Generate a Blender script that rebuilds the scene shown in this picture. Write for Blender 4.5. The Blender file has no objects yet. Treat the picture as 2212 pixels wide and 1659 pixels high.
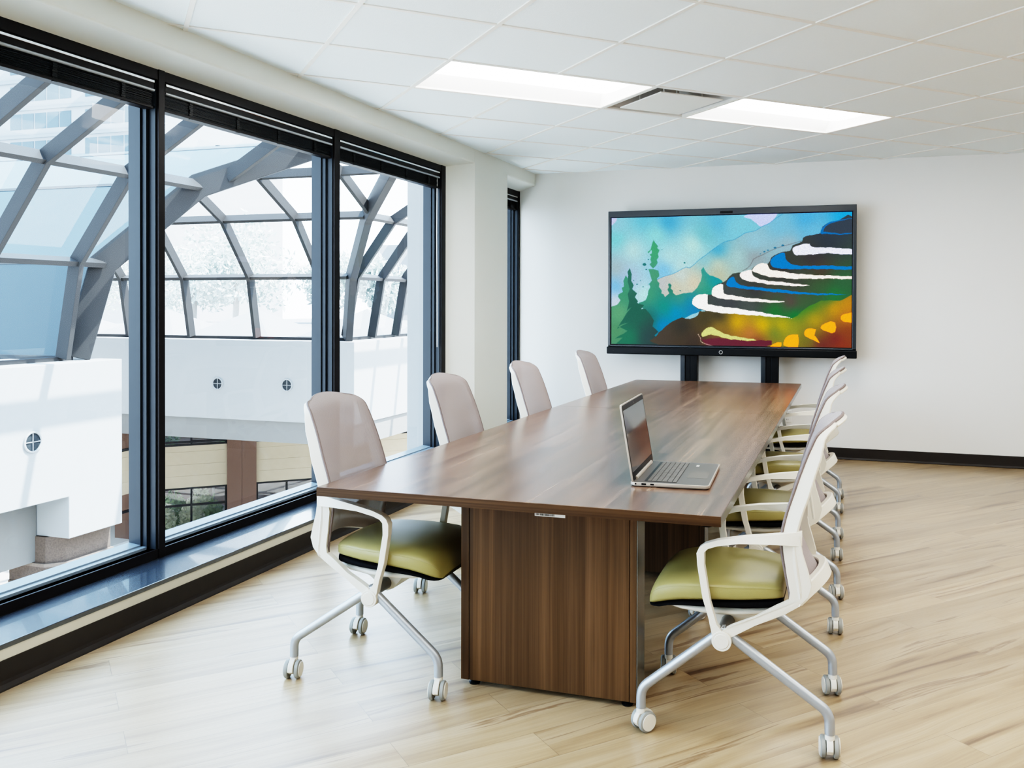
import bpy, bmesh, math, random
import numpy as np
from mathutils import Vector, Matrix

random.seed(7)
rng = np.random.default_rng(11)
SC = bpy.context.scene
COL = SC.collection
PI = math.pi

# ------------------------------------------------------------------ helpers
class MB:
    def __init__(s):
        s.v = []; s.f = []; s.m = []
    def add(s, vs, fs, mi=0):
        o = len(s.v)
        s.v += [tuple(p) for p in vs]
        s.f += [tuple(i + o for i in f) for f in fs]
        s.m += [mi] * len(fs)
        return s
    def box(s, a, b, mi=0):
        x0, y0, z0 = a; x1, y1, z1 = b
        if x0 > x1: x0, x1 = x1, x0
        if y0 > y1: y0, y1 = y1, y0
        if z0 > z1: z0, z1 = z1, z0
        vs = [(x0,y0,z0),(x1,y0,z0),(x1,y1,z0),(x0,y1,z0),(x0,y0,z1),(x1,y0,z1),(x1,y1,z1),(x0,y1,z1)]
        return s.add(vs, [(3,2,1,0),(4,5,6,7),(0,1,5,4),(1,2,6,5),(2,3,7,6),(3,0,4,7)], mi)
    def prism(s, poly, a, b, axis='y', mi=0):
        n = len(poly)
        def P(p, t):
            if axis == 'y': return (p[0], t, p[1])
            if axis == 'x': return (t, p[0], p[1])
            return (p[0], p[1], t)
        vs = [P(p, a) for p in poly] + [P(p, b) for p in poly]
        fs = [tuple(range(n)), tuple(range(2*n-1, n-1, -1))]
        fs += [(i, i+n, (i+1) % n + n, (i+1) % n) for i in range(n)]
        return s.add(vs, fs, mi)
    def loft(s, loops, mi=0, caps=True, closed=True, ring=False):
        n = len(loops[0]); vs = [p for l in loops for p in l]; fs = []
        L = len(loops)
        for i in range(L if ring else L - 1):
            j = (i + 1) % L
            for k in range(n if closed else n - 1):
                k2 = (k + 1) % n
                fs.append((i*n+k, i*n+k2, j*n+k2, j*n+k))
        if caps and not ring:
            fs.append(tuple(range(n-1, -1, -1))); fs.append(tuple((L-1)*n + k for k in range(n)))
        return s.add(vs, fs, mi)
    def tube(s, path, r, n=14, mi=0, ring=False):
        path = [Vector(p) for p in path]; L = len(path); loops = []
        up = None
        for i, p in enumerate(path):
            if ring: t = path[(i+1) % L] - path[i-1]
            else: t = path[min(i+1, L-1)] - path[max(i-1, 0)]
            t.normalize()
            if up is None:
                up = Vector((0, 0, 1)) if abs(t.z) < .9 else Vector((0, 1, 0))
            up = (up - t * up.dot(t)).normalized()
            sd = t.cross(up)
            rr = r[i] if isinstance(r, (list, tuple)) else r
            loops.append([p + (up * math.cos(a) + sd * math.sin(a)) * rr for a in [2*PI*k/n for k in range(n)]])
        return s.loft(loops, mi, ring=ring)
    def cyl(s, c, r, h, axis='z', n=28, mi=0, r2=None):
        c = Vector(c); A = {'x': Vector((1,0,0)), 'y': Vector((0,1,0)), 'z': Vector((0,0,1))}[axis]
        r2 = r if r2 is None else r2
        U = Vector((0,0,1)) if axis != 'z' else Vector((1,0,0)); W = A.cross(U)
        lo = [[c + A*(-h/2) + (U*math.cos(a)+W*math.sin(a))*r for a in [2*PI*k/n for k in range(n)]],
              [c + A*(h/2) + (U*math.cos(a)+W*math.sin(a))*r2 for a in [2*PI*k/n for k in range(n)]]]
        return s.loft(lo, mi)
    def lathe(s, prof, c, axis='z', n=28, mi=0):
        c = Vector(c); A = {'x': Vector((1,0,0)), 'y': Vector((0,1,0)), 'z': Vector((0,0,1))}[axis]
        U = Vector((0,0,1)) if axis != 'z' else Vector((1,0,0)); W = A.cross(U)
        loops = [[c + A*h + (U*math.cos(a)+W*math.sin(a))*max(r, 1e-4) for a in [2*PI*k/n for k in range(n)]] for r, h in prof]
        return s.loft(loops, mi)
    def grid(s, fn, nu, nv, mi=0):
        vs = [fn(i/nu, j/nv) for j in range(nv+1) for i in range(nu+1)]
        fs = [(j*(nu+1)+i, j*(nu+1)+i+1, (j+1)*(nu+1)+i+1, (j+1)*(nu+1)+i) for j in range(nv) for i in range(nu)]
        return s.add(vs, fs, mi)
    def mesh(s, name, smooth=None):
        me = bpy.data.meshes.new(name); me.from_pydata(s.v, [], s.f)
        me.polygons.foreach_set('material_index', s.m)
        bm = bmesh.new(); bm.from_mesh(me); bmesh.ops.recalc_face_normals(bm, faces=bm.faces); bm.to_mesh(me); bm.free()
        if smooth:
            me.polygons.foreach_set('use_smooth', [True]*len(me.polygons))
            me.set_sharp_from_angle(angle=math.radians(smooth))
        me.update()
        return me

def link(o, parent=None):
    COL.objects.link(o)
    if parent is not None: o.parent = parent
    return o

def obj(name, mb, mats, parent=None, smooth=None, bevel=0, seg=2, label=None, loc=None, rotz=0):
    me = mb.mesh(name, smooth) if isinstance(mb, MB) else mb
    if isinstance(mb, MB):
        for m in (mats if isinstance(mats, (list, tuple)) else [mats]): me.materials.append(m)
    o = bpy.data.objects.new(name, me); link(o, parent)
    if loc: o.location = loc
    if rotz: o.rotation_euler = (0, 0, rotz)
    if bevel:
        b = o.modifiers.new('bevel', 'BEVEL'); b.width = bevel; b.segments = seg; b.limit_method = 'ANGLE'; b.angle_limit = math.radians(40)
        b.harden_normals = False
    if label: o['label'] = label
    return o

def tag(o, label, cat, group=None, kind=None):
    o['label'] = label; o['category'] = cat
    if group: o['group'] = group
    if kind: o['kind'] = kind
    return o

def thing(name, label, cat, loc=(0,0,0), rotz=0, group=None):
    o = bpy.data.objects.new(name, None); COL.objects.link(o)
    o.empty_display_size = .1
    o.location = loc; o.rotation_euler = (0, 0, rotz)
    return tag(o, label, cat, group)

def struct(name, mb, mats, label, cat, **k):
    o = obj(name, mb, mats, **k); tag(o, label, cat, None, 'structure'); return o

def copy_tree(o, parent=None):
    c = o.copy(); COL.objects.link(c); c.parent = parent
    for ch in list(o.children): copy_tree(ch, c)
    return c

def catmull(pts, n):
    P = [np.array(p, float) for p in pts]; out = []
    P = [2*P[0]-P[1]] + P + [2*P[-1]-P[-2]]
    for i in range(1, len(P)-2):
        for k in range(n):
            t = k/n; a, b, c, d = P[i-1], P[i], P[i+1], P[i+2]
            out.append(.5*((2*b)+(-a+c)*t+(2*a-5*b+4*c-d)*t*t+(-a+3*b-3*c+d)*t**3))
    out.append(P[-2]); return out

def fillet(pts, r, n=6):
    """round the inner corners of a 3-D polyline"""
    P = [Vector(p) for p in pts]; out = [P[0]]
    for i in range(1, len(P)-1):
        a = (P[i-1]-P[i]); b = (P[i+1]-P[i]); rr = min(r, a.length*.48, b.length*.48)
        A = P[i] + a.normalized()*rr; B = P[i] + b.normalized()*rr
        for k in range(n+1):
            t = k/n; out.append(A*(1-t)**2 + P[i]*2*t*(1-t) + B*t*t)
    out.append(P[-1]); return out

# ------------------------------------------------------------------ materials
def srgb(r, g, b):
    f = lambda c: (c/255/12.92) if c/255 <= .04045 else ((c/255+.055)/1.055)**2.4
    return (f(r), f(g), f(b))

class NT:
    def __init__(s, name):
        s.mat = bpy.data.materials.new(name); s.mat.use_nodes = True
        s.t = s.mat.node_tree; s.t.nodes.clear()
        s.out = s.n('ShaderNodeOutputMaterial')
    def n(s, typ, **k):
        nd = s.t.nodes.new(typ)
        for a, b in k.items(): setattr(nd, a, b)
        return nd
    def l(s, a, b): s.t.links.new(a, b)
    def math(s, op, a, b=None):
        nd = s.n('ShaderNodeMath', operation=op)
        for i, x in enumerate((a, b)):
            if x is None: continue
            if isinstance(x, (int, float)): nd.inputs[i].default_value = x
            else: s.l(x, nd.inputs[i])
        return nd.outputs[0]
    def mix(s, fac, a, b, blend='MIX'):
        nd = s.n('ShaderNodeMix', data_type='RGBA', blend_type=blend)
        for i, x in ((0, fac), (6, a), (7, b)):
            if isinstance(x, (int, float)): nd.inputs[i].default_value = x
            elif isinstance(x, (tuple, list)): nd.inputs[i].default_value = (*x[:3], 1)
            else: s.l(x, nd.inputs[i])
        return nd.outputs[2]
    def ramp(s, fac, stops, interp='LINEAR'):
        nd = s.n('ShaderNodeValToRGB'); cr = nd.color_ramp; cr.interpolation = interp
        while len(cr.elements) < len(stops): cr.elements.new(.5)
        for e, (p, c) in zip(cr.elements, stops): e.position = p; e.color = (*c, 1)
        s.l(fac, nd.inputs[0]); return nd.outputs[0]
    def noise(s, vec, scale=5, detail=3, rough=.5, dist=0):
        nd = s.n('ShaderNodeTexNoise'); nd.inputs['Scale'].default_value = scale; nd.inputs['Detail'].default_value = detail
        nd.inputs['Roughness'].default_value = rough; nd.inputs['Distortion'].default_value = dist
        if vec is not None: s.l(vec, nd.inputs['Vector'])
        return nd.outputs[0]
    def coord(s): return s.n('ShaderNodeTexCoord').outputs['Object']
    def sep(s, v):
        nd = s.n('ShaderNodeSeparateXYZ'); s.l(v, nd.inputs[0]); return nd.outputs
    def comb(s, x, y, z=0):
        nd = s.n('ShaderNodeCombineXYZ')
        for i, q in enumerate((x, y, z)):
            if isinstance(q, (int, float)): nd.inputs[i].default_value = q
            else: s.l(q, nd.inputs[i])
        return nd.outputs[0]
    def bsdf(s, col=(.8,.8,.8), rough=.5, metal=0, spec=.5, coat=0, sheen=0):
        b = s.n('ShaderNodeBsdfPrincipled')
        if isinstance(col, (tuple, list)): b.inputs['Base Color'].default_value = (*col[:3], 1)
        else: s.l(col, b.inputs['Base Color'])
        if isinstance(rough, (int, float)): b.inputs['Roughness'].default_value = rough
        else: s.l(rough, b.inputs['Roughness'])
        b.inputs['Metallic'].default_value = metal; b.inputs['Specular IOR Level'].default_value = spec
        b.inputs['Coat Weight'].default_value = coat; b.inputs['Sheen Weight'].default_value = sheen
        s.b = b; return b
    def bump(s, h, strength=.1, dist=.01):
        nd = s.n('ShaderNodeBump'); nd.inputs['Strength'].default_value = strength; nd.inputs['Distance'].default_value = dist
        s.l(h, nd.inputs['Height']); s.l(nd.outputs[0], s.b.inputs['Normal'])
    def done(s, sh=None):
        s.l((sh or s.b).outputs[0] if not hasattr(sh, 'is_linked') else sh, s.out.inputs[0]); return s.mat

def plain(name, col, rough=.5, metal=0, spec=.5, var=.04, scale=14, bump=0, bscale=120, **k):
    """painted / moulded surface: a faint mottling so that nothing is perfectly flat"""
    m = NT(name); c = m.coord(); nz = m.noise(c, scale, 4)
    a = tuple(x*(1-var) for x in col); b = tuple(min(1, x*(1+var)) for x in col)
    m.bsdf(m.mix(nz, a, b), rough, metal, spec, **k)
    if bump: m.bump(m.noise(c, bscale, 5), bump, .004)
    return m.done()

def planks(name, u, v, length, width, stops, fine, rough=.35, spec=.5, ang=0, tint=.16, wob=.5, vs=9.0, us=.5, seam=.35, mort=.0011):
    """wood laid in boards; u / v name the axes along and across the grain"""
    m = NT(name); c = m.coord()
    if ang:
        mp = m.n('ShaderNodeMapping'); mp.inputs['Rotation'].default_value = (0, 0, -ang); m.l(c, mp.inputs[0]); c = mp.outputs[0]
    s = m.sep(c); U = m.math('ADD', s['XYZ'.index(u)], 40.0); V = m.math('ADD', s['XYZ'.index(v)], 40.0)
    br = m.n('ShaderNodeTexBrick'); br.offset = .37; br.offset_frequency = 2; br.squash = 1
    br.inputs['Color1'].default_value = (0,0,0,1); br.inputs['Color2'].default_value = (1,1,1,1); br.inputs['Mortar'].default_value = (.5,.5,.5,1)
    br.inputs['Scale'].default_value = 1; br.inputs['Mortar Size'].default_value = mort; br.inputs['Mortar Smooth'].default_value = .2
    br.inputs['Brick Width'].default_value = length; br.inputs['Row Height'].default_value = width
    m.l(m.comb(U, V), br.inputs['Vector'])
    r = m.sep(br.outputs['Color'])[0]
    wv = m.noise(m.comb(m.math('MULTIPLY', U, .8), m.math('MULTIPLY', V, 3)), 1, 2)
    V2 = m.math('ADD', V, m.math('MULTIPLY', m.math('SUBTRACT', wv, .5), .1*wob))
    st = m.noise(m.comb(m.math('ADD', m.math('MULTIPLY', U, us), m.math('MULTIPLY', r, 31)), m.math('ADD', m.math('MULTIPLY', V2, vs), m.math('MULTIPLY', r, 57))), 1, 6, .6, .4)
    base = m.ramp(st, stops)
    fi = m.noise(m.comb(m.math('MULTIPLY', U, 3), m.math('MULTIPLY', V2, 160)), 1, 3)
    col = m.mix(m.math('MULTIPLY', m.math('SUBTRACT', fi, .35), fine), base, tuple(x*.35 for x in stops[0][1]))
    col = m.mix(1.0, col, m.ramp(r, [(0, (1-tint,)*3), (1, (1+tint*.6,)*3)]), 'MULTIPLY')
    col = m.mix(m.math('MULTIPLY', br.outputs['Fac'], seam), col, tuple(x*.4 for x in stops[0][1]))
    m.bsdf(col, rough, 0, spec)
    m.bump(m.math('ADD', m.math('MULTIPLY', fi, .2), m.math('MULTIPLY', br.outputs['Fac'], -1.0)), .12, .001)
    return m.done()

def glass(name, tint=(1,1,1), refl=.5, haze=0, ior=1.45):
    m = NT(name)
    tr = m.n('ShaderNodeBsdfTransparent'); tr.inputs[0].default_value = (*tint, 1)
    gl = m.n('ShaderNodeBsdfGlossy'); gl.inputs['Roughness'].default_value = .01
    lw = m.n('ShaderNodeLayerWeight'); lw.inputs[0].default_value = .5
    c = m.coord(); nz = m.noise(c, 1.3, 3)
    fz = m.math('ADD', m.math('MULTIPLY', m.math('POWER', lw.outputs['Facing'], 5.0), .9), .06)
    f = m.math('MULTIPLY', fz, m.math('ADD', m.math('MULTIPLY', nz, .3), refl))
    mx = m.n('ShaderNodeMixShader'); m.l(f, mx.inputs[0]); m.l(tr.outputs[0], mx.inputs[1]); m.l(gl.outputs[0], mx.inputs[2])
    last = mx
    if haze:
        df = m.n('ShaderNodeBsdfDiffuse'); df.inputs[0].default_value = (.75,.85,.95,1)
        m2 = m.n('ShaderNodeMixShader'); m2.inputs[0].default_value = haze; m.l(mx.outputs[0], m2.inputs[1]); m.l(df.outputs[0], m2.inputs[2]); last = m2
    m.l(last.outputs[0], m.out.inputs[0]); return m.mat

def emit(name, col, s):
    m = NT(name); c = m.coord(); nz = m.noise(c, 3, 2)
    e = m.n('ShaderNodeEmission'); e.inputs[1].default_value = s
    m.l(m.mix(nz, tuple(x*.97 for x in col), col), e.inputs[0]); m.l(e.outputs[0], m.out.inputs[0]); return m.mat

M = {}
M['wall'] = plain('off_white_paint', (.745,.74,.715), .75, spec=.25, var=.015, scale=2, bump=.04, bscale=260)
M['column'] = plain('cream_paint', (.74,.745,.69), .7, spec=.25, var=.015, scale=2, bump=.04, bscale=260)
M['tile'] = plain('mineral_fibre_tile', (.80,.865,.885), .9, spec=.15, var=.025, scale=60, bump=.25, bscale=180)
M['tbar'] = plain('white_enamelled_grid', (.78,.76,.71), .4, var=.02)
M['slate_l'] = plain('sky_tinted_stop_metal', (.16,.20,.24), .3, spec=.6, var=.05, scale=5)  # glazing stops: mirrored sky put into a paler, bluer base colour
M['bronze'] = plain('dark_bronze_metal', (.010,.0085,.009), .42, spec=.18, var=.15)
M['slate'] = plain('sky_tinted_reveal_metal', (.017,.0225,.028), .4, spec=.2, var=.12, scale=5)  # reveals of the dark frame, outdoor light put into the bluer colour
M['sill'] = plain('black_sill_laminate', (.024,.031,.042), .27, spec=1.0, coat=.6, var=.2, scale=3)
M['putty'] = plain('putty_grey_strip', (.52,.49,.41), .6, var=.03)
M['cove'] = plain('dark_brown_rubber_base', (.027,.023,.021), .45, spec=.3, var=.1)
M['wood_floor'] = planks('oak_vinyl_planks', 'X', 'Y', 1.22, .178,
    [(.25, (.10,.056,.030)), (.33, (.165,.103,.058)), (.405, (.31,.212,.118)), (.50, (.38,.273,.158)), (.60, (.435,.328,.205)), (.635, (.22,.14,.078)), (.67, (.385,.28,.172))], .45, rough=.36, spec=.75, ang=math.radians(48), tint=.13, wob=1.3, vs=10, us=.55, seam=.5)
_b = [n for n in M['wood_floor'].node_tree.nodes if n.type == 'BSDF_PRINCIPLED'][0]
_b.inputs['Coat Weight'].default_value = .5; _b.inputs['Coat Roughness'].default_value = .28; _b.inputs['Coat IOR'].default_value = 1.55
TW = [(.25, (.06,.031,.019)), (.40, (.115,.063,.038)), (.52, (.165,.095,.060)), (.61, (.20,.118,.077)), (.640, (.275,.172,.115)), (.665, (.18,.105,.065)), (.8, (.13,.072,.043))]
M['walnut'] = planks('walnut_laminate_boards', 'Y', 'X', 1.35, .135, TW, .7, rough=.24, spec=.8, tint=.22, wob=.15, vs=16, us=.35, seam=.3, mort=.0006)
M['walnut_v'] = planks('walnut_laminate_upright', 'Z', 'X', 6, .09, [(.3, (.062,.034,.015)), (.45, (.080,.044,.020)), (.56, (.096,.054,.026)), (.7, (.118,.068,.035))], .8, rough=.45, spec=.2, tint=.3, wob=.1, vs=34, us=.3, seam=.1, mort=.0003)
M['walnut_e'] = planks('walnut_edge_band', 'X', 'Z', 3, .02, [(.3, (.026,.012,.005)), (.5, (.055,.028,.011)), (.7, (.085,.046,.02))], .6, rough=.45, spec=.2, tint=.1, wob=.1, vs=60, us=.4, seam=0)
M['edge_metal'] = plain('brushed_grey_edge', (.17,.175,.165), .25, metal=.6)
M['white_plastic'] = plain('warm_white_plastic', (.66,.63,.555), .38, spec=.45, var=.015)
M['leather'] = plain('olive_green_leather', (.265,.232,.094), .40, spec=.45, var=.07, scale=5, bump=.12, bscale=420)
M['black_trim'] = plain('black_welt_fabric', (.005,.005,.006), .8, spec=.1)
M['silver'] = plain('silver_painted_tube', (.36,.385,.41), .36, metal=.6, var=.03)
M['dark_tube'] = plain('dark_grey_tube', (.16,.16,.16), .35, metal=.6)
M['tyre'] = plain('grey_caster_tread', (.25,.255,.24), .5)
M['black'] = plain('black_plastic', (.004,.005,.006), .4, spec=.2)
M['tv'] = plain('blue_black_tv_casing', (.014,.020,.026), .32)
M['laptop_body'] = plain('warm_silver_laptop_shell', (.46,.41,.35), .35, metal=.6, var=.02)
M['laptop_deck'] = plain('ash_grey_laptop_deck', (.085,.076,.070), .4, metal=.2, var=.03)
M['key'] = plain('taupe_keycaps', (.10,.09,.08), .45)
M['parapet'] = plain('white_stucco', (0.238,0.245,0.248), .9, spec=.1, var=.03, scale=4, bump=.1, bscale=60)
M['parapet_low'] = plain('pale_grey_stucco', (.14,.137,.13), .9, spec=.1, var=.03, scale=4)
M['steel'] = plain('grey_blue_painted_steel', (.032,.031,.0305), .5, spec=.07, var=.05, scale=3)
M['granite'] = plain('brown_granite', (0.079,0.061,0.050), .8, spec=.1, var=.55, scale=55)
M['granite_l'] = plain('brown_granite_band', (0.130,0.104,0.086), .8, spec=.1, var=.3, scale=55)
M['brickcol'] = plain('red_brown_aggregate', (0.097,0.054,0.036), .8, var=.35, scale=40)
M['concrete'] = plain('pale_concrete', (.45,.45,.43), .9, var=.08, scale=2)
M['pale_green'] = plain('glare_paled_leaves', (.40,.44,.41), .9, spec=.05, var=.15, scale=3)  # glare put into the leaf colour as a pale wash
M['leaf'] = plain('green_leaves', (.20,.30,.10), .6, var=.5, scale=9)
M['leaf_w'] = plain('variegated_leaves', (.62,.66,.46), .6, var=.45, scale=12)
M['bark'] = plain('grey_bark', (.30,.27,.24), .9, var=.2)
M['tower'] = plain('pale_tower_concrete', (0.169,0.169,0.173), .9, var=.03)
M['tower_win'] = plain('pale_blue_tower_glazing', (.055,.070,.082), .5, spec=.1, var=.25, scale=.4)
M['roofw'] = plain('white_roof_membrane', (.125,.13,.135), .9, var=.03)
M['glass'] = glass('clear_window_glass', (.97,.985,1.0), .25)
M['glass_roof'] = glass('blue_tinted_roof_glass', (.86,.94,1.0), .5, haze=.004)
M['glass_blue'] = glass('blue_side_glass', (.74,.87,.97), .5)
M['glass_dark'] = glass('dark_shop_glass', (.80,.78,.76), .5)
M['trough'] = plain('white_reflector_enamel', (.92,.92,.90), .4, var=.01)
M['hood'] = plain('grey_duct_metal', (.55,.54,.52), .5, var=.1)
M['lamp'] = emit('frosted_light_lens', (1.0,.985,.96), 11.0)
M['outlet'] = plain('white_outlet_plastic', (.75,.75,.72), .4)
M['chrome'] = plain('chrome', (.7,.7,.7), .12, metal=1)

def mesh_fabric():
    m = NT('mauve_mesh_fabric'); c = m.coord(); s = m.sep(c)
    w1 = m.math('SINE', m.math('MULTIPLY', s[2], 1050)); w2 = m.math('SINE', m.math('MULTIPLY', m.math('ADD', s[1], m.math('MULTIPLY', s[2], .25)), 1300))
    wv = m.math('MULTIPLY', w1, w2); h = m.math('ADD', m.math('MULTIPLY', wv, .5), .5)
    m.bsdf(m.mix(h, (.185,.152,.150), (.32,.268,.262)), .55, 0, .45, sheen=.25)
    m.bump(h, .35, .002)
    tr = m.n('ShaderNodeBsdfTransparent'); mx = m.n('ShaderNodeMixShader')
    m.l(m.math('MULTIPLY', m.math('GREATER_THAN', wv, .55), .35), mx.inputs[0]); m.l(m.b.outputs[0], mx.inputs[1]); m.l(tr.outputs[0], mx.inputs[2])
    m.l(mx.outputs[0], m.out.inputs[0]); return m.mat
M['mesh'] = mesh_fabric()
M['welt'] = plain('mauve_edge_welt', (.16,.128,.122), .6, var=.35, scale=260)

def siding():
    m = NT('beige_metal_siding'); c = m.coord(); nz = m.noise(c, 6, 3)
    m.bsdf(m.mix(nz, (.335,.27,.19), (.38,.31,.22)), .7, 0, .1); return m.done()
M['siding'] = siding()

# ------------------------------------------------------------------ camera
FPX, CX, CY = 1950.6, 1208.57, 669.77
cam = bpy.data.cameras.new('camera'); co = bpy.data.objects.new('camera', cam); COL.objects.link(co)
cam.sensor_width = 36; cam.lens = FPX*36/2212
cam.shift_x = (1106-CX)/2212; cam.shift_y = (CY-829.5)/2212
yaw, pitch, roll = math.radians(17.856), math.radians(-.4656), math.radians(.1444)
co.location = (0, 0, 1.48)
co.matrix_world = Matrix.Translation((0,0,1.48)) @ Matrix.Rotation(yaw, 4, 'Z') @ Matrix.Rotation(PI/2+pitch, 4, 'X') @ Matrix.Rotation(roll, 4, 'Z')
cam.clip_start = .05; cam.clip_end = 300
SC.camera = co

# ------------------------------------------------------------------ room shell
ZC, YB, XR, YF = 2.835, 8.985, 4.6, -3.2     # ceiling, back wall, side wall, wall behind the camera
XF, XS, XW = -3.165, -3.061, -3.341          # header face, sill front, window frame face

struct('floor', MB().box((XS-.02, YF, -.12), (XR, YB, 0)), M['wood_floor'], 'pale oak plank floor laid on a diagonal', 'floor')
struct('wall_back', MB().box((-3.6, YB, -.12), (XR+.2, YB+.2, 3.1)), M['wall'], 'plain off-white end wall behind the screen', 'wall')
struct('wall_right', MB().box((XR, YF, -.12), (XR+.2, YB, 3.1)), M['wall'], 'plain off-white side wall', 'wall')
struct('wall_front', MB().box((-3.6, YF-.2, -.12), (XR+.2, YF, 3.1)), M['wall'], 'plain off-white wall opposite the screen', 'wall')
struct('wall_under_window', MB().box((-3.52, YF, -.4), (XW, YB, .172)), M['parapet'], 'low wall under the window strip', 'wall')
# header beam over the windows, with a rounded lower edge
hp = [(XF, 3.0), (XF, 2.726)] + [(XF-.016+.016*math.cos(a), 2.726-.018*math.sin(a)) for a in [PI/2*k/9 for k in range(1, 10)]] + [(XW, 2.655), (-3.52, 2.655), (-3.52, 3.0)]
struct('wall_header', MB().prism(hp, YF, YB, 'y'), M['column'], 'cream boxed header running above the windows', 'wall')
# column between the third window and the end window
cp = [(XW-.1, 7.14), (XW, 7.14), (XF+.001, 7.372), (XF+.001, 8.17), (XW, 8.19), (XW-.1, 8.19)]
struct('wall_column', MB().prism(cp, 0, ZC-.006, 'z'), M['column'], 'cream square column between the big windows and the end slot window', 'column')
bp = [(YB-.016, 0), (YB-.022, .004), (YB-.014, .02), (YB-.011, .104), (YB-.006, .108), (YB, .108), (YB, 0)]
struct('baseboard_back', MB().prism(bp, XS, XR, 'x'), M['cove'], 'dark brown cove baseboard along the end wall', 'baseboard')

# sill box in front of the windows
struct('trim_1', MB().box((XW, YF, .155), (XS, YB, .177)), M['sill'], 'glossy black sill ledge under the windows', 'sill', bevel=.003)
struct('trim_2', MB().box((XW, YF, .113), (XS-.004, YB, .155)), M['putty'], 'putty coloured strip under the sill ledge', 'trim')
cb = [(XW, 0), (XS+.014, 0), (XS+.012, .006), (XS+.003, .022), (XS, .035), (XS, .113), (XW, .113)]
struct('baseboard_left', MB().prism(cb, YF, YB, 'y'), M['cove'], 'dark cove baseboard under the window sill', 'baseboard')
struct('wall_column_foot', MB().box((XW+.005, 7.38, 0), (XF, 8.16, .3)), M['column'], 'foot of the cream column', 'column')

# ceiling: rotated lay-in grid, cells clipped to the room
G = math.radians(44.19); GU, GV = (math.cos(G), math.sin(G)), (-math.sin(G), math.cos(G))
DU, DV, U0, V0 = .680, .7135, 2.366, 4.085
def gxy(u, v): return (u*GU[0]+v*GV[0], u*GU[1]+v*GV[1])
def guv(i, j): return (U0+i*DU, V0+j*DV)
def clip(poly, box):
    x0, y0, x1, y1 = box
    for ax, lim, sg in ((0, x0, 1), (0, x1, -1), (1, y0, 1), (1, y1, -1)):
        out = []
        for k in range(len(poly)):
            a, b = poly[k-1], poly[k]; da, db = sg*(a[ax]-lim), sg*(b[ax]-lim)
            if (da >= 0) != (db >= 0):
                t = da/(da-db); out.append((a[0]+(b[0]-a[0])*t, a[1]+(b[1]-a[1])*t))
            if db >= 0: out.append(b)
        poly = out
        if not poly: return []
    return poly
ROOM = (XF-.01, YF-.01, XR+.01, YB+.01)
# fixtures sit in whole cells: (i, j) of the lower-left cell, length in cells along u
LIGHTS = [(-1, 1), (2, 1)]
FILL_CELLS = [(-1, -4), (2, -4), (-4, -4), (-2, -7), (1, -7), (4, -3)]  # ceiling cells of unseen lamps added as fill
LAMP_W = 22
VENTS = [(1, 1)]
holes = set()
for i, j in LIGHTS: holes |= {(i, j), (i+1, j)}
holes |= set(VENTS)
cb_, gb_ = MB(), MB()
for i in range(-16, 20):
    for j in range(-14, 16):
        if (i, j) in holes: continue
        u, v = guv(i, j)
        p = clip([gxy(u, v), gxy(u+DU, v), gxy(u+DU, v+DV), gxy(u, v+DV)], ROOM)
        if len(p) >= 3: cb_.add([(a, b, ZC) for a, b in p], [tuple(range(len(p)))])
ceil = struct('ceiling', cb_, M['tile'], 'white acoustic tile ceiling set on the diagonal', 'ceiling')
w = .0115
mid = {(i+1, j) for i, j in LIGHTS}
for i in range(-16, 21):
    u = U0+i*DU
    for j in range(-14, 16):
        if (i, j) in mid: continue
        v = V0+j*DV
        p = clip([gxy(u-w, v), gxy(u+w, v), gxy(u+w, v+DV), gxy(u-w, v+DV)], ROOM)
        if len(p) >= 3: gb_.prism(p, ZC-.006, ZC+.02, 'z')
for j in range(-14, 17):
    v = V0+j*DV
    p = clip([gxy(-12, v-w), gxy(16, v-w), gxy(16, v+w), gxy(-12, v+w)], ROOM)
    if len(p) >= 3: gb_.prism(p, ZC-.0055, ZC+.02, 'z')
obj('ceiling_grid', gb_, M['tbar'], ceil)
struct('sun_block_slab', MB().box((-3.6, YF-.2, 3.05), (XR+.2, YB+.2, 3.25)), M['concrete'], 'unseen slab added above the tile ceiling to block the sun', 'ceiling')  # unseen slab added over the tiles to keep the sun out

def light_fixture(i, j, label):
    u, v = guv(i, j); L, W = 2*DU, DV
    x, y = gxy(u+L/2, v+W/2)
    t = thing('ceiling_light', label, 'ceiling light', (x, y, ZC), G, 'recessed ceiling lights')
    hl, hw = L/2-.012, W/2-.012
    fr = MB()
    # white trough: back plate, sloped sides and end plates around the lens
    fr.box((-hl, -hw, .100), (hl, hw, .110))
    for sg in (-1, 1):
        fr.add([(-hl, sg*hw, 0), (hl, sg*hw, 0), (hl-.03, sg*(hw-.075), .088), (-hl+.03, sg*(hw-.075), .088)], [(0,1,2,3)])
        fr.add([(sg*hl, -hw, 0), (sg*hl, hw, 0), (sg*(hl-.03), hw-.075, .088), (sg*(hl-.03), -hw+.075, .088)], [(0,1,2,3)])
    obj('trough', fr, M['trough'], t)
    rim = MB()
    for a, b in (((-hl-.012, -hw-.012, -.004), (hl+.012, -hw+.006, .012)), ((-hl-.012, hw-.006, -.004), (hl+.012, hw+.012, .012)),
                 ((-hl-.012, -hw, -.004), (-hl+.006, hw, .012)), ((hl-.006, -hw, -.004), (hl+.012, hw, .012))): rim.box(a, b)
    obj('rim', rim, M['tbar'], t)
    ln = MB(); hw2 = hw-.07
    ln.grid(lambda a, b: ((a-.5)*2*(hl-.028), (b-.5)*2*hw2, .086-.030*math.sqrt(max(0, 1-((b-.5)*2)**2))), 1, 18)
    obj('lens', ln, M['lamp'], t, smooth=60)
    return t
LL = ['bright recessed ceiling light panel between the window header and the ceiling vent', 'bright recessed ceiling light panel on the end wall side of the ceiling vent']
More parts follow.
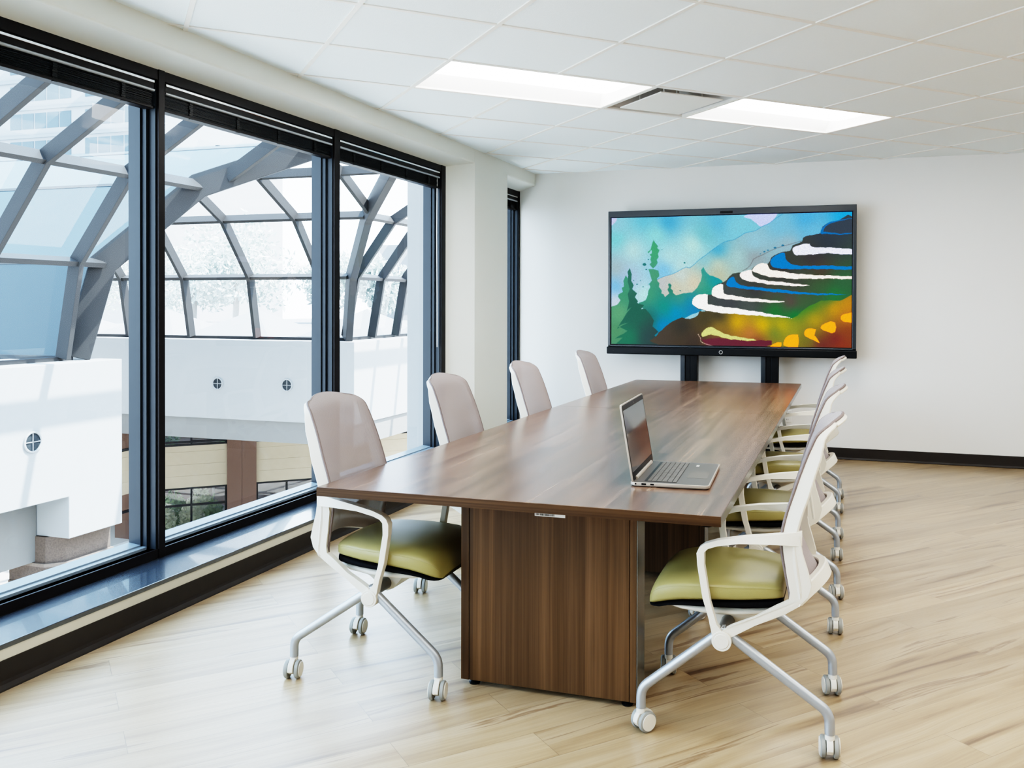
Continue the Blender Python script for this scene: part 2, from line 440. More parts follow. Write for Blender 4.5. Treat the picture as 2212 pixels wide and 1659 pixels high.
for k, (i, j) in enumerate(LIGHTS): light_fixture(i, j, LL[k])
def fill_lamp(i, j, power):
    """unseen fill lamps added to brighten the room: plain area lamps at ceiling cells"""
    u, v = guv(i, j); x, y = gxy(u+DU, v+DV/2)
    ld = bpy.data.lights.new('fill_lamp', 'AREA'); ld.shape = 'RECTANGLE'; ld.size = 1.3; ld.size_y = .6; ld.energy = power; ld.color = (1, .97, .93)
    lo = bpy.data.objects.new('fill_lamp', ld); COL.objects.link(lo); lo.location = (x, y, ZC-.01); lo.rotation_euler = (0, 0, G)
for i, j in FILL_CELLS: fill_lamp(i, j, LAMP_W)
for i, j in VENTS:
    u, v = guv(i, j); x, y = gxy(u+DU/2, v+DV/2)
    t = thing('ceiling_vent', 'square air diffuser with a flat drop plate between the two light panels', 'vent', (x, y, ZC), G)
    a, b = DU/2-.012, DV/2-.012
    rim = MB()
    for p, q in (((-a-.01, -b-.01, -.004), (a+.01, -b+.012, .012)), ((-a-.01, b-.012, -.004), (a+.01, b+.01, .012)), ((-a-.01, -b, -.004), (-a+.012, b, .012)), ((a-.012, -b, -.004), (a+.01, b, .012))): rim.box(p, q)
    obj('rim', rim, M['tbar'], t)
    hood = MB()
    for sg in (-1, 1):
        hood.add([(-a, sg*b, 0), (a, sg*b, 0), (a*.72, sg*b*.72, .16), (-a*.72, sg*b*.72, .16)], [(0,1,2,3)])
        hood.add([(sg*a, -b, 0), (sg*a, b, 0), (sg*a*.72, b*.72, .16), (sg*a*.72, -b*.72, .16)], [(0,1,2,3)])
    obj('hood', hood, M['hood'], t)
    obj('duct_throat', MB().lathe([(.235, .150), (.235, .20), (.001, .20)], (0,0,0)), M['black'], t)
    obj('drop_plate', MB().box((-a+.085, -b+.085, -.010), (a-.085, b-.085, -.002)), M['tbar'], t, bevel=.002)
    for sx in (-1, 1):
        for sy in (-1, 1): obj('hanger', MB().cyl((sx*.15, sy*.15, .08), .005, .17), M['tbar'], t)

# ------------------------------------------------------------------ window strip
GX = -3.445
def window(n, y0, y1, label, first=False):
    """one bay between two mullions: dark room-side caps, reveals tinted as sky-lit behind them"""
    mb = MB(); mh = .020
    ZB, ZT = .177, 2.66
    # room-side caps (slot 0), deep reveals (slot 1)
    mb.box((XW, y0-.001, ZB), (XW-.010, y1+.001, .223)); mb.box((XW, y0-.001, 2.603), (XW-.010, y1+.001, ZT))
    mb.box((XW-.010, y0, ZB), (XW-.15, y1, .2225), 1); mb.box((XW-.010, y0, 2.60), (XW-.15, y1, ZT), 1)
    mb.prism([(XW-.012, .2225), (XW-.05, .2225), (XW-.05, .236), (XW-.078, .239), (XW-.078, .246), (XW-.15, .254), (XW-.15, .19), (XW-.012, .19)], y0+.012, y1-.012, 'y', 2)   # stepped glazing stop
    for yy, sg in ((y0, 1), (y1, -1)):                                   # side reveals with a stepped stop
        mb.box((XW-.010, yy, .22), (XW-.15, yy+sg*.012, 2.61), 1)
        mb.box((XW-.050, yy+sg*.012, .22), (XW-.15, yy+sg*.030, 2.61), 1)
        mb.box((XW-.078, yy+sg*.030, .22), (XW-.15, yy+sg*.042, 2.61), 1)
    o = struct('window_%d' % n, mb, [M['bronze'], M['slate'], M['slate_l']], label, 'window')
    g = MB().add([(GX, y0+.03, .24), (GX, y1-.03, .24), (GX, y1-.03, 2.62), (GX, y0+.03, 2.62)], [(0,1,2,3)])
    obj('glass_pane', g, M['glass'], o)
    return o
def mullion(n, y0, y1, label):
    mb = MB().box((XW+.004, y0-.002, .177), (XW-.012, y1+.002, 2.662)).box((XW-.012, y0, .177), (XW-.16, y1, 2.66), 1)
    return struct('trim_%d' % n, mb, [M['bronze'], M['slate']], label, 'window mullion', bevel=.0015)
bays = [(.46, 2.055, 'big fixed window bay nearest the camera side'), (2.10, 3.738, 'big fixed window bay looking onto the white block with one round vent'),
        (3.777, 5.375, 'big fixed window bay looking onto the two round vents'), (5.439, 7.06, 'big fixed window bay next to the cream column'), (8.19, 8.96, 'slot window between the column and the end wall')]
for k, (a, b, l) in enumerate(bays): window(k+1, a, b, l)
window(6, -1.18, .415, 'big fixed window bay behind the camera')
window(7, -3.1, -1.22, 'second big fixed window bay behind the camera')
for k, (a, b, l) in enumerate([(3.738, 3.777, 'dark window mullion before the two round vents'), (5.375, 5.439, 'dark window mullion behind the first window side chair'), (7.06, 7.14, 'dark end mullion against the cream column'),
                               (2.055, 2.10, 'dark window mullion outside the camera view'), (.415, .46, 'second dark window mullion outside the camera view'), (-1.22, -1.18, 'third dark window mullion outside the camera view'), (8.96, 8.985, 'dark end jamb of the slot window against the end wall')]): mullion(3+k, a, b, l)

def blind(y0, y1, label, cord_at=None):
    t = thing('venetian_blind', label, 'blind', (XW, (y0+y1)/2, 2.45), 0, 'raised black blinds')
    h = (y1-y0)/2-.012
    B = lambda x0, z0, x1, z1: ((-x0, -h, z0-2.45), (-x1, h, z1-2.45))
    obj('gap_light_strip', MB().box(*B(.004, 2.5835, .012, 2.597)), M['chrome'], t, bevel=.002, label='thin bright strip standing in for light through the head gap')  # bright metal stands in for light showing through the head gap
    obj('headrail', MB().box(*B(.010, 2.556, .075, 2.600)), M['bronze'], t)
    obj('tilt_rod', MB().tube([(-.012, -h, 2.5475-2.45), (-.012, h, 2.5475-2.45)], .0085, 10), M['silver'], t, smooth=40, label='silver rod')
    sl = MB(); n = 15
    for k in range(n):
        z = 2.470+.070*k/(n-1)-2.45; dx = random.uniform(-.002, .002); dz = random.uniform(-.0008, .0008)
        sl.box((-.018+dx, -h+.004, z+dz), (-.066+dx, h-.004, z+dz+.0026))
    obj('slat_stack', sl, M['black'], t)
    obj('bottom_rail', MB().box(*B(.012, 2.454, .070, 2.468)), M['bronze'], t, bevel=.003)
    m = max(2, round((y1-y0)/.42))
    for k in range(m):
        y = -h + (k+.5)*(2*h)/m; lc = MB()
        for q in range(9): lc.box((-.010-random.uniform(0, .004), y-.010-random.uniform(0, .004), 2.452+q*.0105-2.45), (-.022, y+.010+random.uniform(0, .004), 2.452+q*.0105+.009-2.45))
        obj('ladder_cord', lc, M['black'], t)
    if cord_at is not None:
        y = cord_at-(y0+y1)/2
        obj('pull_cord', MB().tube([(-.02, y, .09), (-.021, y-.004, -.4), (-.018, y-.002, -.9), (-.02, y+.004, -1.35)], .0035, 8), M['outlet'], t, smooth=60, label='pale hanging cord')
    return t
blind(2.12, 3.73, 'raised black venetian blind over the white block with one round vent')
blind(3.785, 5.37, 'raised black venetian blind over the two round vents')
blind(5.447, 7.055, 'raised black venetian blind beside the cream column, pale cord hanging at its end', 7.02)
blind(8.2, 8.955, 'raised black venetian blind in the slot window by the end wall')

# ------------------------------------------------------------------ chairs
# local frame: x forward, y to the sitter's left, z up, origin on the floor under the seat
PROF = [(-.186,.478),(-.183,.515),(-.170,.583),(-.157,.662),(-.159,.721),(-.174,.787),(-.196,.856),(-.217,.92),(-.237,.974),(-.253,1.012),(-.268,1.042),(-.292,1.064),(-.318,1.080)]
PS = np.array(catmull(PROF, 8)); _d = np.r_[0, np.cumsum(np.hypot(*np.diff(PS, axis=0).T))]; PL = _d[-1]; _d /= PL
def back_pt(u, t, off=0.0):
    """point on the curved back: u -1..1 across, t 0..1 bottom to top"""
    x = np.interp(t, _d, PS[:,0]); z = np.interp(t, _d, PS[:,1])
    wd = np.interp(t, [0,.2,.4,.62,.85,1], [.205,.216,.222,.220,.208,.200])
    s = max(0, (t-(1-.085/PL))*PL)/.085
    if s > 0: wd -= .07*(1-math.sqrt(max(0, 1-s*s)))
    q = 1-u*u
    b = np.interp(t, [0,.15,.4,.7,1], [.098,.074,.046,.034,.030])
    z += q*(np.interp(t, [0,.25], [.048, 0]) + np.interp(t, [.8,1], [0, .016]))
    return Vector((x-b*q-off, u*wd, z))
def back_normal(u, t):
    e = 1e-3; a = back_pt(min(1,u+e), t)-back_pt(max(-1,u-e), t); b = back_pt(u, min(1,t+e))-back_pt(u, max(0,t-e))
    n = a.cross(b).normalized()
    if n.x > 0: n = -n
    return n

def seat_loop(x, hw, zt, zb, n=44, e=.30, ez=.46):
    out = []
    for k in range(n):
        a = 2*PI*k/n; c, s = math.cos(a), math.sin(a)
        y = hw*math.copysign(abs(c)**e, c); f = math.copysign(abs(s)**ez, s)
        zm, hh = (zt+zb)/2, (zt-zb)/2
        dome = .010*(1-(y/max(hw, .01))**2) if s > 0 else 0
        out.append((x, y, zm+hh*f+dome*s))
    return out
ST = [-.160,-.157,-.148,-.13,-.09,-.03,.05,.12,.18,.225,.255,.277,.290,.296]
def ip(x, xs, ys): return float(np.interp(x, xs, ys))
def s_hw(x): return ip(x, [-.160,-.157,-.148,-.13,-.09,-.03,.05,.12,.18,.225,.255,.277,.290,.296], [.165,.180,.196,.208,.222,.238,.246,.247,.244,.238,.230,.219,.205,.19])
def s_top(x): return ip(x, [-.160,-.157,-.148,-.09,.0,.10,.18,.225,.255,.277,.290,.296], [.508,.522,.534,.541,.541,.540,.535,.526,.515,.499,.476,.455])
def s_mid(x): return ip(x, [-.19,-.05,.07,.17,.22,.276,.296], [.487,.478,.470,.460,.450,.432,.428])     # leather / black welt
def s_bot(x): return ip(x, [-.19,-.05,.07,.17,.22,.262,.296], [.457,.450,.448,.444,.438,.425,.423])

def make_chair(name):
    t = thing(name, '', 'chair')
    # leather cushion
    obj('seat', MB().loft([seat_loop(x, s_hw(x), s_top(x), s_mid(x)-.004) for x in ST]), M['leather'], t, smooth=50)
    for sg in (-1, 1):                                               # stitched seam along each top edge
        sm = MB().tube([(x, sg*(s_hw(x)*.993), s_mid(x)+.72*(s_top(x)-s_mid(x))) for x in ST[1:-1]], .0016, 6)
        obj('seam', sm, M['leather'], t.children[0], smooth=60)
    obj('seat_welt', MB().loft([seat_loop(x, s_hw(x)-.003, s_mid(x), s_bot(x), e=.3, ez=.4) for x in ST[1:]]), M['black_trim'], t, smooth=50)
    pan = MB()
    px = [-.150,-.14,-.10,.0,.10,.18,.225,.24]
    pan.loft([seat_loop(x, s_hw(x)*k, s_bot(x)+.004, s_bot(x)-h, e=.35, ez=.8) for x, k, h in zip(px, [.80,.88,.9,.9,.9,.88,.82,.7], [.016,.028,.034,.038,.036,.026,.014,.006])])
    mount = [(.115,.43),(.108,.408),(.090,.385),(.062,.352),(.034,.340),(.004,.352),(-.03,.385),(-.075,.412),(-.135,.425),(-.135,.44)]
    pan.prism(mount, -.135, .135, 'y')
    obj('seat_pan', pan, M['white_plastic'], t, smooth=40, bevel=.006)
    obj('cross_tube', MB().tube([(.030, y, .372) for y in (-.262, -.1, .1, .262)], .024, 18), M['dark_tube'], t, smooth=40)
    # mesh back
    mb = MB(); NU, NV = 22, 44
    front = lambda a, b: back_pt((a-.5)*2, b)+Vector((.005, (a-.5)*.006, .004*b**6))
    mb.grid(front, NU, NV)
    bmo = obj('back_mesh', mb, M['mesh'], t, smooth=80)
    wl = MB()
    rim = [(-1, k/60) for k in range(60)]+[(-1+2*k/24, 1.0) for k in range(25)]+[(1, 1-k/60) for k in range(1, 61)]
    wl.tube([back_pt(u_, t_)+Vector((.001, .004*u_*(1-t_**12), .0)) for u_, t_ in rim], .0052, 8)
    obj('welt', wl, M['welt'], bmo, smooth=60)
    # white frame around the mesh
    path = []
    K = 40
    for k in range(K): path.append((-1 + 2*k/K, 0.0))
    for k in range(K+20): path.append((1.0, k/(K+20)))
    for k in range(K): path.append((1 - 2*k/K, 1.0))
    for k in range(K+20): path.append((-1.0, 1-k/(K+20)))
    P = [back_pt(u, tt) for u, tt in path]; L = len(P); loops = []
    for k in range(L):
        u, tt = path[k]; T = (P[(k+1) % L]-P[k-1]).normalized()
        nrm = back_normal(u*.97, min(.97, max(.03, tt)))
        nrm = (nrm + Vector((-.5, 0, 0))).normalized() if abs(u) > .98 else nrm
        nrm = (nrm - T*nrm.dot(T)).normalized(); inw = T.cross(nrm)
        if inw.dot(Vector((0,0,.8))-P[k]) < 0: inw = -inw
        side = abs(u) > .999
        dep = float(np.interp(tt, [0,.08,.3,.6,.8,.92,1], [.040,.044,.050,.052,.046,.028,.016])) if side else (.030+.014*abs(u)**6 if tt < .5 else .016)
        wi = .017 if side else (.050 if tt < .5 else .010)
        a0 = P[k]-inw*.004; c = .004
        rect = [(c,0),(wi-c,0),(wi,c),(wi,dep-c),(wi-c,dep),(c,dep),(0,dep-c),(0,c)]
        loops.append([a0+inw*p+nrm*(q+(.005 if (not side and tt > .5) else 0)) for p, q in rect])
    fr = MB().loft(loops, ring=True)
    # lower arms running from the foot of each upright forward to the pivot
    arm = [(-.172,.715),(-.163,.66),(-.172,.59),(-.184,.52),(-.180,.494),(-.137,.472),(-.072,.436),(.0,.406),(.030,.388),(.034,.340),(.003,.366),(-.072,.408),(-.169,.448),(-.215,.478),(-.243,.512),(-.253,.552),(-.240,.60),(-.225,.65),(-.214,.715)]
    for sg in (-1, 1):
        n = len(arm)
        def sk(p, o): 
            f = min(1, max(0, (p[0]+.20)/.20)) if p[1] < .5 else 0; f = f*f*(3-2*f); return (p[0], sg*(.2015+.0445*f+.012*float(np.interp(p[1], [.5,.70], [0, 1]))+o), p[1])
        vs = [sk(p, 0) for p in arm]+[sk(p, .024) for p in arm]
        fr.add(vs, [tuple(range(n)), tuple(range(2*n-1, n-1, -1))]+[(i, i+n, (i+1) % n+n, (i+1) % n) for i in range(n)])
    obj('back_frame', fr, M['white_plastic'], t, smooth=38, bevel=.003)
    # closed-loop armrests
    out = [(-.222,.728),(-.153,.719),(-.039,.705),(.050,.688),(.090,.674),(.109,.660),(.118,.640),(.116,.600),(.098,.490),(.078,.425),(.064,.360)]
    inn = [(-.222,.678),(-.169,.682),(-.121,.686),(-.023,.682),(.050,.668),(.080,.657),(.092,.644),(.092,.600),(.072,.480),(.050,.405),(.022,.372)]
    for sg in (-1, 1):
        ar = MB(); loops = []
        for (ox, oz), (ix, iz) in zip(out, inn):
            f = float(np.interp(ox, [-.222,-.12,.0,.12], [.222,.246,.258,.262])) if oz > .6 else .262
            wd = float(np.interp(ox, [-.222,-.05,.1], [.022,.034,.034])) if oz > .6 else .028
            loops.append([(ox, sg*(f-wd/2), oz), (ox, sg*(f+wd/2), oz), (ix, sg*(f+wd/2), iz), (ix, sg*(f-wd/2), iz)])
        ar.loft(loops)
        ar.cyl((.034, sg*.262, .352), .033, .034, 'y', 30)
        ar.cyl((.034, sg*.2795, .352), .025, .003, 'y', 30)
        obj('armrest', ar, M['white_plastic'], t, smooth=38, bevel=.006, seg=3)
    # four arched tube legs, each on a twin-wheel caster
    turn = {(1,-1): .35, (-1,-1): .25, (1,1): -.5, (-1,1): .1}
    for sy in (-1, 1):
        for sx in (-1, 1):
            y = sy*.250
            pts = [(.030-sx*.012, y, .385), (.030+sx*.02, y, .366), (sx*.312, y, .150), (sx*.313, y, .082)]
            lg = obj('leg', MB().tube(fillet(pts, .072, 10), .0168, 16), M['silver'], t, smooth=50)
            cs = MB()
            cs.lathe([(.001,.012),(.012,.012),(.016,0),(.016,-.012),(.001,-.012)], (0,0,.076), 'z', 18)
            # the stem hood: an arched shell between the wheels
            hood = [(0+.040*math.cos(a), .036+.040*math.sin(a)) for a in [PI*k/14 for k in range(15)]]
            hood = [(-.012+p, q) for p, q in hood] + [(-.030, .022), (.018, .022)]
            cs.prism(hood, -.0105, .0105, 'y')
            a = turn[(sx, sy)]+PI/2*(1 if sx < 0 else .9)
            c = obj('caster', cs, M['white_plastic'], t, smooth=40, bevel=.002, loc=(sx*.313, y, 0), rotz=a)
            for sw in (-1, 1):
                wh = MB().lathe([(.001,-.009),(.030,-.009),(.035,-.006),(.036,0),(.035,.006),(.031,.009),(.001,.009)], (-.012, sw*.0205, .036), 'y', 26)
                wh.cyl((-.012, sw*.0305, .036), .0285, .004, 'y', 26, 1)
                obj('wheel', wh, [M['tyre'], M['white_plastic']], c, smooth=40)
    return t

chair0 = make_chair('conference_chair')
LX, RX = -1.772, -.37
CH = [('w', LX, 3.315, 0, 'olive seat chair by the near table corner on the window side, casters in full view'),
      ('w', LX, 4.42, 0, 'mauve mesh back chair before the cream column, second in the window side row'),
      ('w', LX+.028, 5.54, 0, 'mauve mesh back chair before the slot window, third in the window side row'),
      ('w', LX+.038, 6.96, 0, 'mauve mesh back chair on the window side, last before the end wall'),
      ('d', RX, 3.30, PI, 'olive seat chair beside the laptop with white frame and all casters in full view'),
      ('d', RX, 4.46, PI, 'olive seat chair, second in the row without windows, just behind the one beside the laptop'),
      ('d', RX-.01, 5.67, PI, 'olive seat chair, third in the row without windows, between two others'),
      ('d', RX-.015, 6.90, PI, 'olive seat chair, last in the row without windows, under the screen corner')]
for k, (side, x, y, r, lab) in enumerate(CH):
    c = chair0 if k == 0 else copy_tree(chair0)
    c.location = (x, y, 0); c.rotation_euler = (0, 0, r)
    c['label'] = lab; c['category'] = 'chair'; c['group'] = 'chairs along the conference table'

# ------------------------------------------------------------------ table
ZT, TH = .78, .035
tb = thing('conference_table', 'long walnut conference table with the laptop on its top', 'table', (-1.16, 5.5, 0))
TX, TY = -1.16, 5.5
top = MB().prism([(-1.921-TX, 2.970-TY), (-.401-TX, 2.974-TY), (-.404-TX, 8.13-TY), (-1.862-TX, 8.06-TY)], ZT-TH, ZT, 'z')
tt = obj('tabletop', top, M['walnut'], tb, bevel=.002)
eb = MB().prism([(-1.9215-TX, 2.9685-TY), (-.4005-TX, 2.9725-TY), (-.4005-TX, 2.9745-TY), (-1.9215-TX, 2.9705-TY)], ZT-TH+.0005, ZT-.0012, 'z')
obj('edge_band', eb, M['walnut_e'], tt)
obj('side_edge_band', MB().prism([(-.4008-TX, 2.975-TY), (-.3998-TX, 2.975-TY), (-.4028-TX, 8.13-TY), (-.4038-TX, 8.13-TY)], ZT-TH+.001, ZT-.0012, 'z'), M['edge_metal'], tt)
obj('top_joint', MB().box((-1.885-TX, 5.83-TY, ZT-.001), (-.404-TX, 5.8325-TY, ZT+.0003)), M['walnut_e'], tt)
def pedestal(y):
    dp = .118
    p = obj('pedestal', MB().box((-1.395-TX, y-TY, .022), (-.762-TX, y+dp-TY, ZT-TH)), M['walnut_v'], tb, bevel=.0015)
    for x0, x1 in ((-1.430, -1.397), (-.760, -.735)):
        obj('side_strip', MB().box((x0-TX, y-TY-.0005, .022), (x1-TX, y+dp-TY, ZT-TH)), M['walnut_v'], p, bevel=.001)
    obj('metal_edge', MB().box((-.7345-TX, y-TY, .022), (-.7315-TX, y+dp-TY, ZT-TH)), M['edge_metal'], p, label='grey metal edge strip')
    obj('spine', MB().box((-1.25-TX, y+dp-TY, .022), (-.90-TX, y+.30-TY, ZT-TH)), M['walnut_v'], p)
    for x in (-1.385, -.775):
        obj('levelling_foot', MB().lathe([(.001,0),(.020,0),(.022,.006),(.012,.014),(.008,.022),(.001,.022)], (x-TX, y+.03-TY, 0)), M['black'], p, smooth=40)
    return p
p1 = pedestal(3.205)
st = MB().box((-1.128-TX, 3.2035-TY, .6775), (-1.008-TX, 3.2052-TY, .6895))
x = -1.124
while x < -1.05:
    w_ = random.choice([.0012, .002, .003]); st.box((x-TX, 3.2028-TY, .6800), (x+w_-TX, 3.2040-TY, .6875), 1); x += w_+random.choice([.0012, .002])
obj('barcode_sticker', st, [M['outlet'], M['black']], p1, label='white barcode sticker')
pedestal(4.80); pedestal(7.55)

# ------------------------------------------------------------------ laptop
lp = thing('laptop', 'open silver laptop with grey keyboard on the walnut table', 'laptop', (-.660, 3.607, ZT), math.radians(93.0))
# local: x along the width, y towards the hinge
LW, LD = .485, .300
hw, hd = LW/2, LD/2
def rrect(hx, hy, r, n=6):
    out = []
    for cx_, cy_, a0 in ((hx-r, hy-r, 0), (-hx+r, hy-r, PI/2), (-hx+r, -hy+r, PI), (hx-r, -hy+r, 3*PI/2)):
        for k in range(n+1): a = a0+PI/2*k/n; out.append((cx_+r*math.cos(a), cy_+r*math.sin(a)))
    return out

base = MB()
base.prism(rrect(hw-.006, hd-.006, .016), .002, .006, 'z'); base.prism(rrect(hw, hd, .018), .006, .017, 'z')
bo = obj('base', base, M['laptop_body'], lp, smooth=40, bevel=.0012)
obj('deck', MB().prism(rrect(hw-.005, hd-.005, .014), .0168, .0174, 'z'), M['laptop_deck'], lp)
kb = MB(); kb.prism(rrect(.215, .062, .004), 0, .0006, 'z')
kbo = obj('keyboard', kb, M['black'], lp, loc=(0, .038, .0174))
ky = MB(); rows = [(.0135, 19, .043), (.0175, 17, .0255), (.0175, 16, .0055), (.0175, 16, -.0145), (.0175, 15, -.0345)]
for hgt, n, cy_ in rows:
    pw = .424/n
    for k in range(n):
        x0 = -.212+k*pw; ky.box((x0+.0011, cy_-hgt/2, .0006), (x0+pw-.0011, cy_+hgt/2, .0022))
x0 = -.212
for k, wk in enumerate([.03,.026,.026,.026,.13,.026,.026,.03,.03,.03,.044]):
    ky.box((x0+.0011, -.0605, .0006), (x0+wk-.0011, -.0465, .0022)); x0 += wk
obj('keycaps', ky, M['key'], kbo)
obj('touchpad', MB().prism(rrect(.070, .040, .004), .0174, .0178, 'z'), M['key'], lp, loc=(-.035, -.088, 0))
obj('badge_sticker', MB().box((.150, -.070, .0174), (.180, -.058, .0178)), M['outlet'], lp, label='small white sticker')
obj('hinge_bar', MB().tube([(-.185, hd-.012, .021), (.185, hd-.012, .021)], .0085, 14), M['laptop_body'], lp, smooth=40)
pt = MB(); pt.cyl((-hw-.0002, hd-.022, .0115), .0032, .001, 'x', 14); pt.box((-hw-.0006, hd-.048-.014, .008), (-hw+.001, hd-.048+.004, .0145)); pt.box((-hw-.0006, hd-.082-.010, .0085), (-hw+.001, hd-.082+.004, .0145))
obj('side_port', pt, M['black'], lp)
# lid, leaning back past upright
th = math.radians(9.5); LH = .298
lid = bpy.data.objects.new('lid', MB().prism(rrect(hw, LH/2, .014), -.0035, .0035, 'z').mesh('lid', 40)); lid.data.materials.append(M['laptop_body']); link(lid, lp)
lid.matrix_local = Matrix.Translation((0, hd-.010, .016)) @ Matrix.Rotation(PI/2-th, 4, 'X').inverted() @ Matrix.Identity(4) if False else Matrix.Translation((0, hd-.010, .014)) @ Matrix.Rotation(PI/2-th, 4, 'X') @ Matrix.Translation((0, LH/2, 0))
# lid frame: +z faces the keyboard side after the turn when negative; screen parts sit on the user side
obj('bezel', MB().prism(rrect(hw-.004, LH/2-.004, .012), .0034, .0040, 'z'), M['black'], lid)
scr = MB().prism(rrect(hw-.014, LH/2-.030, .002), .0040, .0043, 'z')
obj('screen', scr, plain('dark_glossy_laptop_screen', (.02,.022,.024), .06, spec=.9), lid, loc=(0, .006, 0))
obj('webcam', MB().cyl((0, LH/2-.014, .0042), .0028, .0006, 'z', 14), M['chrome'], lid)
lg = MB()
lg.add([(-.006, -.007, .0042), (-.0035, -.007, .0042), (.0005, .007, .0042), (-.002, .007, .0042)], [(0,1,2,3)])
lg.add([(.001, -.007, .0042), (.0035, -.007, .0042), (.0075, .007, .0042), (.005, .007, .0042)], [(0,1,2,3)])
obj('maker_mark', lg, M['chrome'], lid, loc=(0, -LH/2+.015, 0))

# ------------------------------------------------------------------ screen on its stand
TVY = 8.70
tv = thing('presentation_screen', 'large black framed display showing a terraced landscape painting, on a twin post floor stand', 'screen', (-1.12, TVY, 0))
x0, x1, z0, z1 = -1.172, 1.172, .987, 2.387
hs = MB().prism([(a, b+(z0+z1)/2) for a, b in rrect(1.172, .70, .02)], 0, .085, 'y')
obj('housing', hs, M['tv'], tv, smooth=40, bevel=.008)
fr = MB()
for a, b in (((x0, -.014, z1-.062), (x1, .002, z1)), ((x0, -.014, z0+.06), (x0+.026, .002, z1-.05)), ((x1-.034, -.014, z0+.06), (x1, .002, z1-.05)), ((x0, -.014, z0+.062), (x1, .002, z0+.078))): fr.box(a, b)
obj('bezel', fr, M['tv'], tv, bevel=.004)
sb = MB().box((x0-.010, -.030, z0-.012), (x1+.006, .03, z0+.060))
bar = obj('speaker_bar', sb, M['black'], tv, bevel=.008)
rg = MB().tube([(-.055+.016*math.cos(a), -.031, z0+.024+.016*math.sin(a)) for a in [2*PI*k/30 for k in range(30)]], .0017, 8, ring=True)
obj('power_ring', rg, M['outlet'], bar, smooth=60, label='pale ring around the power button')
for xx in (x0+.06, x1-.06): obj('indicator_light', MB().cyl((xx, -.0305, z0+.02), .004, .001, 'y', 12), M['steel'], bar)
obj('camera_bar', MB().box((-.07, -.017, z1-.05), (.05, -.012, z1-.028)), M['black'], tv, bevel=.003)
for a, b in ((-.452, -.290), (.315, .477)):
    pst = MB().box((a, .02, .02), (a+.045, .12, 1.3)).box((a+.045, .035, .02), (a+.095, .11, 1.3), 1).box((a+.095, .02, .02), (b, .12, 1.3), 1)
    po = obj('stand_post', pst, [M['tv'], M['black']], tv, bevel=.004)
    obj('stand_foot', MB().box((a+.02, -.28, 0), (b-.02, .24, .03)), M['black'], tv, bevel=.006)

# the picture on the screen, painted vertex by vertex on a fine grid
def idw(X, Y, pts, p=2.6):
    num = np.zeros(X.shape+(3,)); den = np.zeros(X.shape)
    for x, y, c in pts:
        w_ = 1/(((X-x)**2+(Y-y)**2)+3000)**(p/2); num += w_[..., None]*np.array(c, float); den += w_
    return num/den[..., None]
def inside(X, Y, poly):
    r = np.zeros(X.shape, bool); n = len(poly)
    for k in range(n):
        ax, ay = poly[k-1]; bx, by = poly[k]
        if ay == by: continue
        c = (ay > Y) != (by > Y); r ^= c & (X < (bx-ax)*(Y-ay)/(by-ay)+ax)
    return r
def smooth_poly(poly, n=5):
    P = [np.array(p, float) for p in poly]; L = len(P); out = []
    for i in range(L):
        a, b, c, d = P[i-1], P[i], P[(i+1) % L], P[(i+2) % L]
        for k in range(n):
            t = k/n; out.append(tuple(.5*((2*b)+(-a+c)*t+(2*a-5*b+4*c-d)*t*t+(-a+3*b-3*c+d)*t**3)))
    return out
